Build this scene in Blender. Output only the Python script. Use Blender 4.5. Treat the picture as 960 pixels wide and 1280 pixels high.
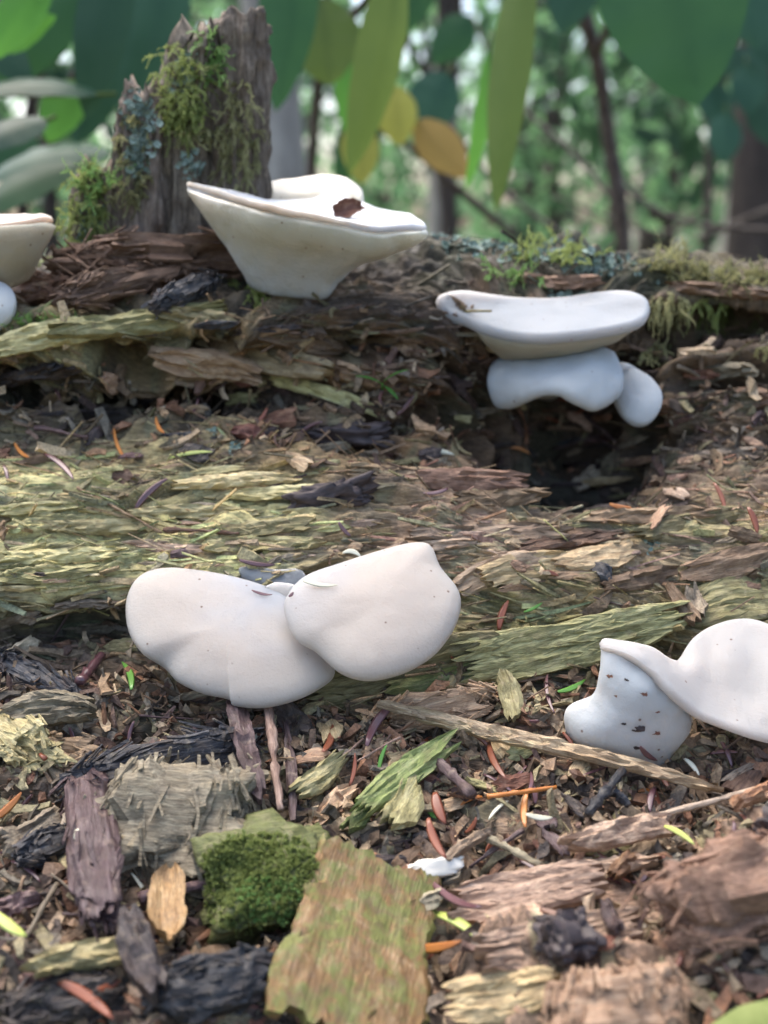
import bpy, bmesh, math, random
import numpy as np
from mathutils import Vector, Matrix, Quaternion
from mathutils.bvhtree import BVHTree

for o in list(bpy.data.objects): bpy.data.objects.remove(o, do_unlink=True)
SC = bpy.context.scene
COL = SC.collection
R = math.radians

# ------------------------------------------------------------------ camera, sky, sun, exposure
CAM = Vector((0.0, 0.0, 0.45)); PITCH = R(14.0); FPX = 1437.0     # FPX: focal length in pixels of a 960x1280 picture
cam_data = bpy.data.cameras.new('camera'); cam = bpy.data.objects.new('camera', cam_data); COL.objects.link(cam)
cam.location = CAM; cam.rotation_euler = (R(90) - PITCH, 0, 0)
cam_data.sensor_fit = 'VERTICAL'; cam_data.sensor_height = 36.0; cam_data.lens = 36.0 * FPX / 1280.0
cam_data.clip_start = 0.005; cam_data.clip_end = 500
cam_data.dof.use_dof = True; cam_data.dof.focus_distance = 0.292; cam_data.dof.aperture_fstop = 10.5
SC.camera = cam

world = bpy.data.worlds.new('World'); SC.world = world; world.use_nodes = True
wn = world.node_tree.nodes; wl = world.node_tree.links
sky = wn.new('ShaderNodeTexSky'); sky.sky_type = 'NISHITA'; sky.sun_disc = False
SUN_EL, SUN_AZ = 66.0, -40.0          # azimuth from +Y (away from the camera), clockwise
sky.sun_elevation = R(SUN_EL); sky.sun_rotation = R(SUN_AZ); sky.dust_density = 4.0; sky.air_density = 1.0
bg = wn['Background']; bg.inputs['Strength'].default_value = 0.15
wl.new(sky.outputs['Color'], bg.inputs['Color'])
sun_data = bpy.data.lights.new('sun', 'SUN'); sun_data.energy = 1.2; sun_data.angle = R(65); sun_data.color = (1.0, 0.95, 0.87)
sun = bpy.data.objects.new('sun', sun_data); COL.objects.link(sun)
sd = Vector((math.sin(R(SUN_AZ)) * math.cos(R(SUN_EL)), math.cos(R(SUN_AZ)) * math.cos(R(SUN_EL)), math.sin(R(SUN_EL))))
sun.rotation_euler = (-sd).to_track_quat('-Z', 'Y').to_euler(); sun.location = (0, 0, 3)
SC.view_settings.view_transform = 'Standard'; SC.view_settings.look = 'None'
SC.view_settings.exposure = 1.6; SC.view_settings.gamma = 1.0
SC.render.resolution_x = 768; SC.render.resolution_y = 1024

# ------------------------------------------------------------------ helpers
CP, SP = math.cos(PITCH), math.sin(PITCH)
def at(px, py, Y):
    """point of the place seen at photo pixel (px, py), Y centimetres in front of the camera (level distance)"""
    rx = (px - 480.0) / FPX; up = (640.0 - py) / FPX
    d = np.array([rx, CP + up * SP, -SP + up * CP])
    return np.array(CAM) + d * (Y * 0.01 / d[1])
def ray(px, py):
    rx = (px - 480.0) / FPX; up = (640.0 - py) / FPX
    return Vector((rx, CP + up * SP, -SP + up * CP)).normalized()

def hash3(ix, iy, iz, seed):
    n = (ix * 374761393 + iy * 668265263 + iz * 2147483647 + seed * 1274126177) & 0xffffffff
    n = ((n ^ (n >> 13)) * 1274126177) & 0xffffffff
    n = ((n ^ (n >> 16)) * 2246822519) & 0xffffffff
    return ((n ^ (n >> 15)) & 0xffffff) / float(0xffffff)
def noise(p, seed=0):
    p = np.asarray(p, dtype=np.float64)
    i = np.floor(p).astype(np.int64); f = p - i; f = f * f * f * (f * (f * 6 - 15) + 10)
    x, y, z = i[..., 0], i[..., 1], i[..., 2]; fx, fy, fz = f[..., 0], f[..., 1], f[..., 2]
    def h(a, b, c): return hash3(x + a, y + b, z + c, seed)
    a = h(0,0,0) * (1-fx) + h(1,0,0) * fx; b = h(0,1,0) * (1-fx) + h(1,1,0) * fx
    c = h(0,0,1) * (1-fx) + h(1,0,1) * fx; d = h(0,1,1) * (1-fx) + h(1,1,1) * fx
    return ((a * (1-fy) + b * fy) * (1-fz) + (c * (1-fy) + d * fy) * fz) * 2 - 1
def fbm(p, seed=0, oct=3, lac=2.1, gain=0.5):
    p = np.asarray(p, dtype=np.float64); s = 0; a = 1
    for k in range(oct):
        s = s + a * noise(p, seed + k * 17); p = p * lac; a *= gain
    return s
def catmull(P, n):
    P = np.asarray(P, dtype=np.float64); k = len(P)
    Q = np.concatenate([[2*P[0]-P[1]], P, [2*P[-1]-P[-2]]])
    t = np.linspace(0, k - 1, n); i = np.minimum(t.astype(int), k - 2); f = (t - i).reshape((-1,) + (1,) * (P.ndim - 1))
    p0, p1, p2, p3 = Q[i], Q[i+1], Q[i+2], Q[i+3]
    return 0.5 * (2*p1 + (p2-p0)*f + (2*p0-5*p1+4*p2-p3)*f*f + (3*p1-p0-3*p2+p3)*f**3)
def sstep(a, b, x):
    t = np.clip((x - a) / (b - a), 0, 1); return t * t * (3 - 2 * t)

def mesh_from(verts, faces, name='mesh', smooth=True, recalc=False, cols=None):
    me = bpy.data.meshes.new(name)
    verts = np.asarray(verts, dtype=np.float32)
    if isinstance(faces, np.ndarray):
        n, k = faces.shape
        me.vertices.add(len(verts)); me.vertices.foreach_set('co', verts.ravel())
        me.loops.add(n * k); me.loops.foreach_set('vertex_index', faces.astype(np.int32).ravel())
        me.polygons.add(n); me.polygons.foreach_set('loop_start', np.arange(0, n * k, k, dtype=np.int32))
        me.update(calc_edges=True)
    else:
        me.from_pydata([tuple(map(float, v)) for v in verts], [], faces)
    if recalc:
        bm = bmesh.new(); bm.from_mesh(me); bmesh.ops.remove_doubles(bm, verts=bm.verts, dist=1e-6)
        bmesh.ops.recalc_face_normals(bm, faces=bm.faces); bm.to_mesh(me); bm.free()
        if cols is not None and callable(cols):
            co = np.zeros(len(me.vertices) * 3, dtype=np.float32); me.vertices.foreach_get('co', co); verts = co.reshape(-1, 3); cols = cols(verts)
    if cols is not None:
        a = me.color_attributes.new('Col', 'FLOAT_COLOR', 'POINT')
        c = np.ones((len(verts), 4), dtype=np.float32); c[:, :3] = cols; a.data.foreach_set('color', c.ravel())
    me.polygons.foreach_set('use_smooth', np.full(len(me.polygons), bool(smooth)))
    if smooth == 'sharp': me.set_sharp_from_angle(angle=R(32))
    me.update(); return me
def tag(o, label=None, cat=None, group=None, kind=None):
    if label: o['label'] = label
    if cat: o['category'] = cat
    if group: o['group'] = group
    if kind: o['kind'] = kind
    return o
def thing(name, label, cat, loc, group=None):
    o = bpy.data.objects.new(name, None); COL.objects.link(o); o.empty_display_size = 0.01
    o.location = Vector(loc); return tag(o, label, cat, group)
def obj(name, me, mat=None, parent=None):
    o = bpy.data.objects.new(name, me); COL.objects.link(o)
    if mat is not None: me.materials.append(mat)
    if parent is not None: o.parent = parent
    return o
def root_loc(p):
    l = Vector((0, 0, 0))
    while p is not None: l = l + p.location; p = p.parent
    return l
def cap_cols(V, origin, near, far, d0, d1):
    t = sstep(d0, d1, np.linalg.norm(np.asarray(V) - np.array(origin), axis=1) + 0.004 * fbm(np.asarray(V) * 120, 9, 2))[:, None]
    return np.array(near) * (1 - t) + np.array(far) * t
def part(name, verts, faces, mat, parent, **kw):
    """a part, given in world coordinates"""
    v = np.asarray(verts, dtype=np.float64) - np.array(root_loc(parent))
    return obj(name, mesh_from(v, faces, name, **kw), mat, parent)
def single(name, verts, faces, mat, **kw):
    v = np.asarray(verts, dtype=np.float64); c = np.array([*v[:, :2].mean(0), v[:, 2].min()])
    o = obj(name, mesh_from(v - c, faces, name, **kw), mat); o.location = Vector(c); return o
def grid_faces(nu, nv, off=0, flip=False, wrap=False):
    i, j = np.meshgrid(np.arange(nu - 1), np.arange(nv if wrap else nv - 1), indexing='ij')
    j2 = (j + 1) % nv
    a = off + i * nv + j; b = off + (i + 1) * nv + j; c = off + (i + 1) * nv + j2; d = off + i * nv + j2
    f = np.stack([a, b, c, d], -1).reshape(-1, 4)
    return f[:, ::-1].copy() if flip else f
def tube(pts, rad, n=8, wob=0.0, seed=0, closed=True):
    """verts and faces of a tapered tube through pts"""
    pts = np.asarray(pts, dtype=np.float64); rad = np.broadcast_to(np.asarray(rad, dtype=np.float64), (len(pts),))
    T = np.gradient(pts, axis=0); T /= np.linalg.norm(T, axis=1)[:, None] + 1e-12
    ref = np.array([0.0, 1.0, 0.0]) if abs(T[0][1]) < 0.8 else np.array([1.0, 0, 0])
    V = []
    for k in range(len(pts)):
        a = np.cross(T[k], ref); a /= np.linalg.norm(a); b = np.cross(T[k], a); ref = np.cross(a, T[k]) if False else ref
        th = np.linspace(0, 2 * math.pi, n, endpoint=False)
        V.append(pts[k] + rad[k] * (np.cos(th)[:, None] * a + np.sin(th)[:, None] * b))
    V = np.concatenate(V)
    if wob: V = V + wob * np.stack([noise(V * 300, seed), noise(V * 300, seed + 5), noise(V * 300, seed + 9)], -1)
    F = [tuple(f) for f in grid_faces(len(pts), n, wrap=True)]
    if closed: F += [tuple(range(n)), tuple(range(len(V) - n, len(V)))[::-1]]
    return V, F

# ------------------------------------------------------------------ materials
def nt(name):
    m = bpy.data.materials.new(name); m.use_nodes = True
    return m, m.node_tree.nodes, m.node_tree.links, m.node_tree.nodes['Principled BSDF']
def node(N, t, **kw):
    n = N.new(t)
    for k, v in kw.items(): setattr(n, k, v)
    return n
def mixc(N, L, fac, a, b, blend='MIX'):
    n = N.new('ShaderNodeMix'); n.data_type = 'RGBA'; n.blend_type = blend
    for sock, v in ((n.inputs[0], fac), (n.inputs[6], a), (n.inputs[7], b)):
        if isinstance(v, bpy.types.NodeSocket): L.new(v, sock)
        elif isinstance(v, (int, float)): sock.default_value = v
        else: sock.default_value = (*v, 1)
    return n.outputs[2]
def nz(N, L, vec, scale, detail=3, rough=0.55, dist=0.0):
    n = N.new('ShaderNodeTexNoise'); n.inputs['Scale'].default_value = scale; n.inputs['Detail'].default_value = detail
    n.inputs['Roughness'].default_value = rough; n.inputs['Distortion'].default_value = dist
    if vec is not None: L.new(vec, n.inputs['Vector'])
    return n.outputs['Fac']
def ramp(N, L, fac, stops):
    n = N.new('ShaderNodeValToRGB'); e = n.color_ramp.elements
    while len(e) < len(stops): e.new(0.5)
    for k, (p, c) in enumerate(stops): e[k].position = p; e[k].color = (*c, 1) if len(c) == 3 else c
    L.new(fac, n.inputs['Fac']); return n.outputs['Color']
def maprange(N, L, v, a, b, c, d):
    n = N.new('ShaderNodeMapRange'); L.new(v, n.inputs[0])
    for k, x in enumerate((a, b, c, d)): n.inputs[k + 1].default_value = x
    return n.outputs[0]
def stretched(N, L, sc):
    tc = N.new('ShaderNodeTexCoord'); mp = N.new('ShaderNodeMapping'); mp.inputs['Scale'].default_value = sc
    L.new(tc.outputs['Object'], mp.inputs['Vector']); return mp.outputs['Vector'], tc
def bump(N, L, B, h, strength, dist):
    b = N.new('ShaderNodeBump'); b.inputs['Strength'].default_value = strength; b.inputs['Distance'].default_value = dist
    L.new(h, b.inputs['Height']); L.new(b.outputs['Normal'], B.inputs['Normal'])

def wood_mat(name, dark, mid, light, tint=None, tint_amt=0.5, rough=0.72, grain=(90, 900, 900), var=0.35, attr=False):
    m, N, L, B = nt(name)
    v, tc = stretched(N, L, grain)
    f = nz(N, L, v, 1.0, 4, 0.6, 0.3)
    c = ramp(N, L, f, [(0.28, dark), (0.5, mid), (0.72, light)])
    if attr:
        a = node(N, 'ShaderNodeAttribute', attribute_name='Col')
        c = mixc(N, L, 1.0, a.outputs['Color'], ramp(N, L, f, [(0.25, (0.45, 0.42, 0.40)), (0.5, (0.95, 0.95, 0.95)), (0.75, (1.35, 1.32, 1.25))]), 'MULTIPLY')
    if tint is not None:
        g = nz(N, L, tc.outputs['Object'], 170, 4, 0.65)
        c = mixc(N, L, maprange(N, L, g, 0.62 - 0.3 * tint_amt, 0.75 - 0.3 * tint_amt, 0, 0.85), c, tint)
    mo = nz(N, L, tc.outputs['Object'], 210, 4, 0.7, 0.6)
    if not attr:
        c = mixc(N, L, maprange(N, L, mo, 0.52, 0.68, 0, 0.75), c, tuple(0.45 * a + 0.55 * b for a, b in zip(mid, (0.10, 0.065, 0.045))))
        c = mixc(N, L, maprange(N, L, mo, 0.44, 0.30, 0, 0.65), c, tuple(0.5 * a + 0.5 * b for a, b in zip(light, (0.36, 0.27, 0.17))))
    hf = nz(N, L, v, 3.2, 3, 0.7)
    c = mixc(N, L, 1.0, c, ramp(N, L, hf, [(0.3, (0.62, 0.60, 0.58)), (0.5, (1, 1, 1)), (0.7, (1.28, 1.27, 1.24))]), 'MULTIPLY')
    if var and not attr:
        oi = N.new('ShaderNodeObjectInfo')
        hsv = N.new('ShaderNodeHueSaturation'); L.new(c, hsv.inputs['Color'])
        L.new(maprange(N, L, oi.outputs['Random'], 0, 1, 1 - var, 1 + var), hsv.inputs['Value'])
        wn_ = N.new('ShaderNodeTexWhiteNoise'); wn_.noise_dimensions = '1D'; L.new(oi.outputs['Random'], wn_.inputs['W'])
        L.new(maprange(N, L, wn_.outputs['Value'], 0, 1, 0.485, 0.52), hsv.inputs['Hue'])
        c = hsv.outputs['Color']
    L.new(c, B.inputs['Base Color'])
    g2 = nz(N, L, tc.outputs['Object'], 260, 3)
    L.new(maprange(N, L, g2, 0.35, 0.65, max(rough - 0.25, 0.25), min(rough + 0.15, 1)), B.inputs['Roughness'])
    B.inputs['Specular IOR Level'].default_value = 0.35
    fine = nz(N, L, v, 1.6, 4, 0.65)
    bump(N, L, B, fine, 0.8, 0.0007)
    return m

M = {}
M['log'] = wood_mat('rotten_wood', (0,0,0), (0,0,0), (0,0,0), attr=True, rough=0.75)
M['crumb'] = wood_mat('wood_crumb', (0,0,0), (0,0,0), (0,0,0), attr=True, rough=0.75, grain=(500, 500, 500))
M['tan'] = wood_mat('tan_wood', (0.20, 0.125, 0.07), (0.34, 0.23, 0.135), (0.47, 0.35, 0.22))
M['brown'] = wood_mat('brown_wood', (0.085, 0.05, 0.03), (0.17, 0.105, 0.065), (0.27, 0.18, 0.115))
M['red'] = wood_mat('red_brown_bark', (0.07, 0.03, 0.02), (0.16, 0.07, 0.042), (0.28, 0.15, 0.09))
M['dark'] = wood_mat('dark_wet_wood', (0.018, 0.014, 0.014), (0.045, 0.035, 0.033), (0.09, 0.07, 0.065), rough=0.5)
M['black'] = wood_mat('blackened_wood', (0.010, 0.010, 0.012), (0.028, 0.029, 0.034), (0.075, 0.08, 0.09), rough=0.45)
M['purple'] = wood_mat('purple_brown_bark', (0.04, 0.022, 0.022), (0.09, 0.055, 0.055), (0.17, 0.12, 0.12), rough=0.55)
M['grey'] = wood_mat('weathered_grey_wood', (0.11, 0.087, 0.06), (0.22, 0.18, 0.125), (0.36, 0.31, 0.22))
M['olive'] = wood_mat('olive_wood', (0.13, 0.11, 0.045), (0.255, 0.225, 0.105), (0.37, 0.335, 0.18))
M['olive_orange'] = wood_mat('algae_orange_wood', (0.12, 0.065, 0.025), (0.19, 0.11, 0.045), (0.25, 0.165, 0.075), tint=(0.13, 0.15, 0.04), tint_amt=0.6, grain=(60, 500, 500), var=0.0)
M['green_wood'] = wood_mat('green_wood', (0.085, 0.10, 0.035), (0.165, 0.185, 0.06), (0.26, 0.27, 0.12))
M['stick'] = wood_mat('split_stick_wood', (0.26, 0.165, 0.10), (0.42, 0.30, 0.19), (0.55, 0.43, 0.29), var=0.1)
M['straw'] = wood_mat('pale_straw', (0.33, 0.26, 0.17), (0.47, 0.38, 0.27), (0.58, 0.50, 0.38))
M['pink'] = wood_mat('pinkish_wood', (0.20, 0.125, 0.085), (0.33, 0.225, 0.16), (0.46, 0.34, 0.25))
M['yellow_fibre'] = wood_mat('yellow_fibre_wood', (0.24, 0.19, 0.08), (0.43, 0.37, 0.18), (0.56, 0.51, 0.29))
M['snag'] = wood_mat('snag_wood', (0.06, 0.045, 0.03), (0.15, 0.115, 0.085), (0.27, 0.22, 0.165), grain=(700, 700, 90), var=0.1)

def plain_mat(name, c1, c2, rough=0.45, scale=300, spec=0.5, sss=0.0, var=0.2):
    m, N, L, B = nt(name)
    v, tc = stretched(N, L, (0.25, 1, 1))
    c = ramp(N, L, nz(N, L, v, scale, 3), [(0.35, c1), (0.65, c2)])
    oi = N.new('ShaderNodeObjectInfo'); hsv = N.new('ShaderNodeHueSaturation'); L.new(c, hsv.inputs['Color'])
    L.new(maprange(N, L, oi.outputs['Random'], 0, 1, 1 - var, 1 + var), hsv.inputs['Value'])
    L.new(hsv.outputs['Color'], B.inputs['Base Color'])
    B.inputs['Roughness'].default_value = rough; B.inputs['Specular IOR Level'].default_value = spec
    return m
M['n_red'] = plain_mat('needle_red', (0.17, 0.05, 0.025), (0.27, 0.09, 0.045), 0.35)
M['n_orange'] = plain_mat('needle_orange', (0.36, 0.12, 0.025), (0.47, 0.19, 0.045), 0.4)
M['n_purple'] = plain_mat('needle_purple', (0.085, 0.035, 0.04), (0.17, 0.085, 0.09), 0.28, spec=0.7)
M['n_brown'] = plain_mat('needle_brown', (0.10, 0.05, 0.03), (0.19, 0.10, 0.06), 0.4)
M['n_green'] = plain_mat('needle_green', (0.10, 0.27, 0.04), (0.17, 0.38, 0.07), 0.35)
M['n_yellow'] = plain_mat('needle_yellow_green', (0.42, 0.47, 0.09), (0.55, 0.60, 0.20), 0.35)
M['n_pale'] = plain_mat('needle_pale', (0.55, 0.53, 0.40), (0.68, 0.66, 0.52), 0.4)
M['white'] = plain_mat('pale_fungus_crumb', (0.62, 0.58, 0.48), (0.75, 0.72, 0.64), 0.7)
M['soil'] = plain_mat('dark_pellet', (0.022, 0.015, 0.016), (0.06, 0.042, 0.04), 0.6, scale=900)
M['scale'] = wood_mat('bud_scale', (0.18, 0.09, 0.04), (0.28, 0.16, 0.075), (0.37, 0.24, 0.13), rough=0.5)
M['twig'] = wood_mat('twig_bark', (0.12, 0.075, 0.05), (0.26, 0.18, 0.13), (0.38, 0.29, 0.22))

def leaf_mat(name, c1, c2, trans, tamt=0.4, rough=0.4, scale=25, var=0.25):
    m, N, L, B = nt(name)
    tc = N.new('ShaderNodeTexCoord')
    c = ramp(N, L, nz(N, L, tc.outputs['Object'], scale, 3), [(0.35, c1), (0.65, c2)])
    oi = N.new('ShaderNodeObjectInfo'); hsv = N.new('ShaderNodeHueSaturation'); L.new(c, hsv.inputs['Color'])
    L.new(maprange(N, L, oi.outputs['Random'], 0, 1, 1 - var, 1 + var), hsv.inputs['Value'])
    L.new(hsv.outputs['Color'], B.inputs['Base Color']); B.inputs['Roughness'].default_value = rough; B.inputs['Specular IOR Level'].default_value = 0.16
    t = N.new('ShaderNodeBsdfTranslucent'); t.inputs['Color'].default_value = (*trans, 1)
    mx = N.new('ShaderNodeMixShader'); mx.inputs[0].default_value = tamt
    L.new(B.outputs[0], mx.inputs[1]); L.new(t.outputs[0], mx.inputs[2])
    L.new(mx.outputs[0], N['Material Output'].inputs['Surface']); return m
M['l_green'] = leaf_mat('leaf_green', (0.022, 0.065, 0.035), (0.042, 0.10, 0.045), (0.055, 0.15, 0.05), 0.35, rough=0.45)
M['l_dark'] = leaf_mat('leaf_dark_green', (0.022, 0.06, 0.042), (0.036, 0.085, 0.055), (0.05, 0.13, 0.06), 0.25, rough=0.42)
M['l_bright'] = leaf_mat('leaf_bright_green', (0.055, 0.17, 0.035), (0.09, 0.22, 0.05), (0.16, 0.42, 0.07), 0.5)
M['l_olive'] = leaf_mat('leaf_olive', (0.075, 0.115, 0.035), (0.11, 0.15, 0.045), (0.16, 0.24, 0.05), 0.4)
M['l_yellow'] = leaf_mat('leaf_yellow', (0.26, 0.25, 0.06), (0.34, 0.32, 0.08), (0.42, 0.44, 0.08), 0.45)
M['l_ochre'] = leaf_mat('leaf_ochre', (0.26, 0.17, 0.05), (0.32, 0.22, 0.07), (0.5, 0.34, 0.1), 0.4)
M['l_far'] = leaf_mat('far_foliage', (0.06, 0.14, 0.07), (0.12, 0.22, 0.11), (0.26, 0.48, 0.22), 0.5, scale=3)
M['l_far2'] = leaf_mat('far_foliage_dark', (0.018, 0.05, 0.028), (0.04, 0.085, 0.045), (0.07, 0.15, 0.07), 0.35, scale=3)
M['moss'] = leaf_mat('moss_green', (0.16, 0.20, 0.06), (0.27, 0.31, 0.11), (0.38, 0.45, 0.15), 0.35, rough=0.6, scale=150)
M['moss_dry'] = leaf_mat('moss_dry', (0.20, 0.19, 0.09), (0.33, 0.32, 0.16), (0.42, 0.42, 0.20), 0.35, rough=0.7, scale=150)
M['moss_bright'] = leaf_mat('moss_bright', (0.14, 0.25, 0.07), (0.22, 0.36, 0.12), (0.32, 0.5, 0.17), 0.35, rough=0.6, scale=150)
M['lichen'] = plain_mat('lichen', (0.20, 0.27, 0.22), (0.36, 0.44, 0.38), 0.9, scale=500, spec=0.1)
M['bark_far'] = wood_mat('tree_bark', (0.016, 0.012, 0.01), (0.04, 0.03, 0.025), (0.075, 0.06, 0.05), grain=(40, 40, 6), var=0.3)
M['bark_pale'] = wood_mat('pale_tree_bark', (0.13, 0.12, 0.11), (0.26, 0.24, 0.22), (0.40, 0.38, 0.35), grain=(14, 14, 3), var=0.2)
M['stem_dark'] = wood_mat('shrub_stem', (0.025, 0.018, 0.015), (0.055, 0.042, 0.035), (0.10, 0.08, 0.07), grain=(60, 60, 60), var=0.2)

def fungus_mat(name, tint, warm, specks=True, attr=False):
    m, N, L, B = nt(name)
    tc = N.new('ShaderNodeTexCoord')
    f = nz(N, L, tc.outputs['Object'], 45, 3, 0.5)
    c = ramp(N, L, f, [(0.3, tint), (0.7, warm)])
    if attr:
        at_ = node(N, 'ShaderNodeAttribute', attribute_name='Col'); c = mixc(N, L, 0.85, c, at_.outputs['Color'])
    if specks:                                            # bits of dirt stuck to the jelly
        vo = N.new('ShaderNodeTexVoronoi'); vo.inputs['Scale'].default_value = 260; L.new(tc.outputs['Object'], vo.inputs['Vector'])
        sel = maprange(N, L, nz(N, L, tc.outputs['Object'], 90, 1), 0.49, 0.53, 0, 1)
        dot = maprange(N, L, vo.outputs['Distance'], 0.06, 0.12, 0.9, 0)
        mu = node(N, 'ShaderNodeMath', operation='MULTIPLY'); L.new(sel, mu.inputs[0]); L.new(dot, mu.inputs[1])
        c = mixc(N, L, mu.outputs[0], c, (0.16, 0.10, 0.07))
    L.new(c, B.inputs['Base Color'])
    B.inputs['Roughness'].default_value = 0.55; B.inputs['Specular IOR Level'].default_value = 0.35
    B.inputs['Transmission Weight'].default_value = 0.24; B.inputs['IOR'].default_value = 1.36
    B.inputs['Subsurface Weight'].default_value = 1.0
    B.inputs['Subsurface Radius'].default_value = (1.0, 0.85, 0.75); B.inputs['Subsurface Scale'].default_value = 0.014
    bp = nz(N, L, tc.outputs['Object'], 1000, 3, 0.65)
    bump(N, L, B, bp, 0.5, 0.0004)
    return m
M['f_peach'] = fungus_mat('jelly_peach', (0.42, 0.40, 0.38), (0.47, 0.425, 0.385))
M['f_cap'] = fungus_mat('jelly_cap', (0.44, 0.42, 0.395), (0.48, 0.44, 0.40), attr=True)
M['f_shelf'] = fungus_mat('jelly_shelf', (0.29, 0.315, 0.335), (0.345, 0.36, 0.37))
M['f_funnel'] = fungus_mat('jelly_funnel', (0.42, 0.39, 0.30), (0.48, 0.44, 0.35), attr=True)
M['f_white'] = fungus_mat('jelly_white', (0.47, 0.50, 0.51), (0.53, 0.545, 0.53))
M['f_cream'] = fungus_mat('jelly_cream', (0.36, 0.335, 0.25), (0.42, 0.385, 0.295))
M['f_grey'] = fungus_mat('jelly_grey', (0.24, 0.255, 0.27), (0.33, 0.34, 0.34))
M['f_rim'] = fungus_mat('jelly_rim', (0.36, 0.27, 0.20), (0.46, 0.37, 0.29), False)

# ------------------------------------------------------------------ forest floor
def forest_floor():
    n = 121; t = np.linspace(-1, 1, n); s = np.sign(t) * (np.abs(t) ** 3) * 150
    X, Yg = np.meshgrid(s, s, indexing='ij')
    Z = 0.05 * fbm(np.stack([X, Yg, 0 * X], -1) * 0.9, 3) * np.clip(np.hypot(X, Yg) / 2, 0, 1)
    Z = Z + 0
    m, N, L, B = nt('forest_floor')
    tc = N.new('ShaderNodeTexCoord')
    c = ramp(N, L, nz(N, L, tc.outputs['Object'], 6, 5, 0.7), [(0.3, (0.045, 0.04, 0.025)), (0.5, (0.085, 0.075, 0.04)), (0.7, (0.08, 0.12, 0.045))])
    L.new(c, B.inputs['Base Color']); B.inputs['Roughness'].default_value = 0.9
    o = obj('forest_floor', mesh_from(np.stack([X, Yg, Z], -1).reshape(-1, 3), grid_faces(n, n)), m)
    tag(o, kind='structure')
forest_floor()

# ------------------------------------------------------------------ the rotten log
KX = np.array([0, 200, 400, 550, 700, 850, 960.0])
ROWS = [  # (photo row of the feature, distance in cm) at the columns KX
    ([1290]*7,                               [19.4, 19.6, 19.8, 19.8, 19.3, 18.8, 18.4]),
    ([1150]*7,                               [22.3, 22.3, 22.4, 22.3, 22.0, 21.4, 20.9]),
    ([1020]*7,                               [25.0, 25.0, 25.0, 25.0, 24.8, 24.5, 24.2]),
    ([930]*7,                                [26.9, 26.9, 27.1, 27.0, 26.8, 26.6, 26.4]),
    ([842, 842, 885, 878, 860, 870, 865],    [29.3, 29.2, 28.2, 28.2, 28.5, 28.2, 28.0]),
    ([790, 785, 815, 810, 800, 800, 800],    [31.2, 31.0, 29.6, 29.4, 29.5, 29.3, 29.0]),
    ([742, 728, 730, 735, 735, 735, 735],    [29.9, 30.0, 30.5, 30.6, 30.6, 30.4, 30.2]),
    ([655]*7,                                [31.2, 31.2, 31.5, 31.8, 32.0, 31.8, 31.5]),
    ([590, 585, 585, 600, 622, 612, 600],    [32.9, 33.0, 33.3, 33.6, 34.0, 33.8, 33.5]),
    ([545, 540, 540, 562, 602, 575, 560],    [34.8, 35.2, 35.0, 35.6, 38.0, 36.0, 35.5]),
    ([498, 515, 500, 515, 545, 518, 500],    [35.5, 37.5, 36.4, 36.4, 41.5, 37.0, 36.6]),
    ([455, 480, 455, 452, 480, 448, 435],    [35.2, 36.9, 36.2, 36.6, 41.0, 37.6, 38.0]),
    ([412, 428, 402, 402, 425, 412, 402],    [35.4, 35.5, 36.0, 37.0, 38.4, 39.0, 41.2]),
    ([385, 375, 368, 366, 372, 376, 382],    [36.8, 36.8, 37.2, 38.0, 38.4, 38.8, 39.2]),
    ([350, 338, 334, 312, 322, 338, 350],    [41, 41, 41, 40.5, 40.5, 41, 41.5]),
    ([356, 345, 340, 318, 330, 345, 357],    [46, 46, 46, 46, 46, 46, 46]),
]
PXS = np.concatenate([np.linspace(-1300, -70, 70)[:-1], np.linspace(-70, 1030, 520), np.linspace(1030, 2260, 70)[1:]])
def log_surface():
    C = []                                              # control rows (rows, columns, 3)
    for pys, ys in ROWS:
        py = np.interp(PXS, KX, pys); Y = np.interp(PXS, KX, ys)
        ker = np.hanning(61); ker /= ker.sum()
        sm = lambda a: np.convolve(np.pad(a, 30, mode='edge'), ker, mode='valid')
        py, Y = sm(py), sm(Y)
        rx = (PXS - 480) / FPX; up = (640 - py) / FPX
        dy = CP + up * SP; dz = -SP + up * CP
        C.append(np.stack([rx * Y * 0.01 / dy, Y * 0.01, 0.45 + dz * Y * 0.01 / dy], -1))
    def extra(base, y, z): 
        e = base.copy(); e[:, 1] = y; e[:, 2] = z; return e
    front = [extra(C[0], 0.10, 0.0), extra(C[0], 0.125, 0.12), extra(C[0], 0.16, 0.23)]
    for e in front: e[:, 0] *= 1.0
    back = [extra(C[-1], 0.52, 0.385), extra(C[-1], 0.58, 0.25), extra(C[-1], 0.60, -0.02)]
    C = np.array(front + C + back)
    nom = np.array([1500, 1440, 1380] + [float(np.mean(r[0])) for r in ROWS] + [350, 350, 350])
    nr = 46
    n = (len(C) - 1) * nr + 1
    P = catmull(C, n); PY = np.interp(np.linspace(0, len(C) - 1, n), np.arange(len(C)), nom)
    return P, PY
P0, PYV = log_surface()
NV, NU = P0.shape[:2]
def normals_of(P):
    du = np.gradient(P, axis=1); dv = np.gradient(P, axis=0)
    n = np.cross(du, dv); return n / (np.linalg.norm(n, axis=-1, keepdims=True) + 1e-12)
PXG, PYG = np.meshgrid(PXS, PYV)
NRM = normals_of(P0)
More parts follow.
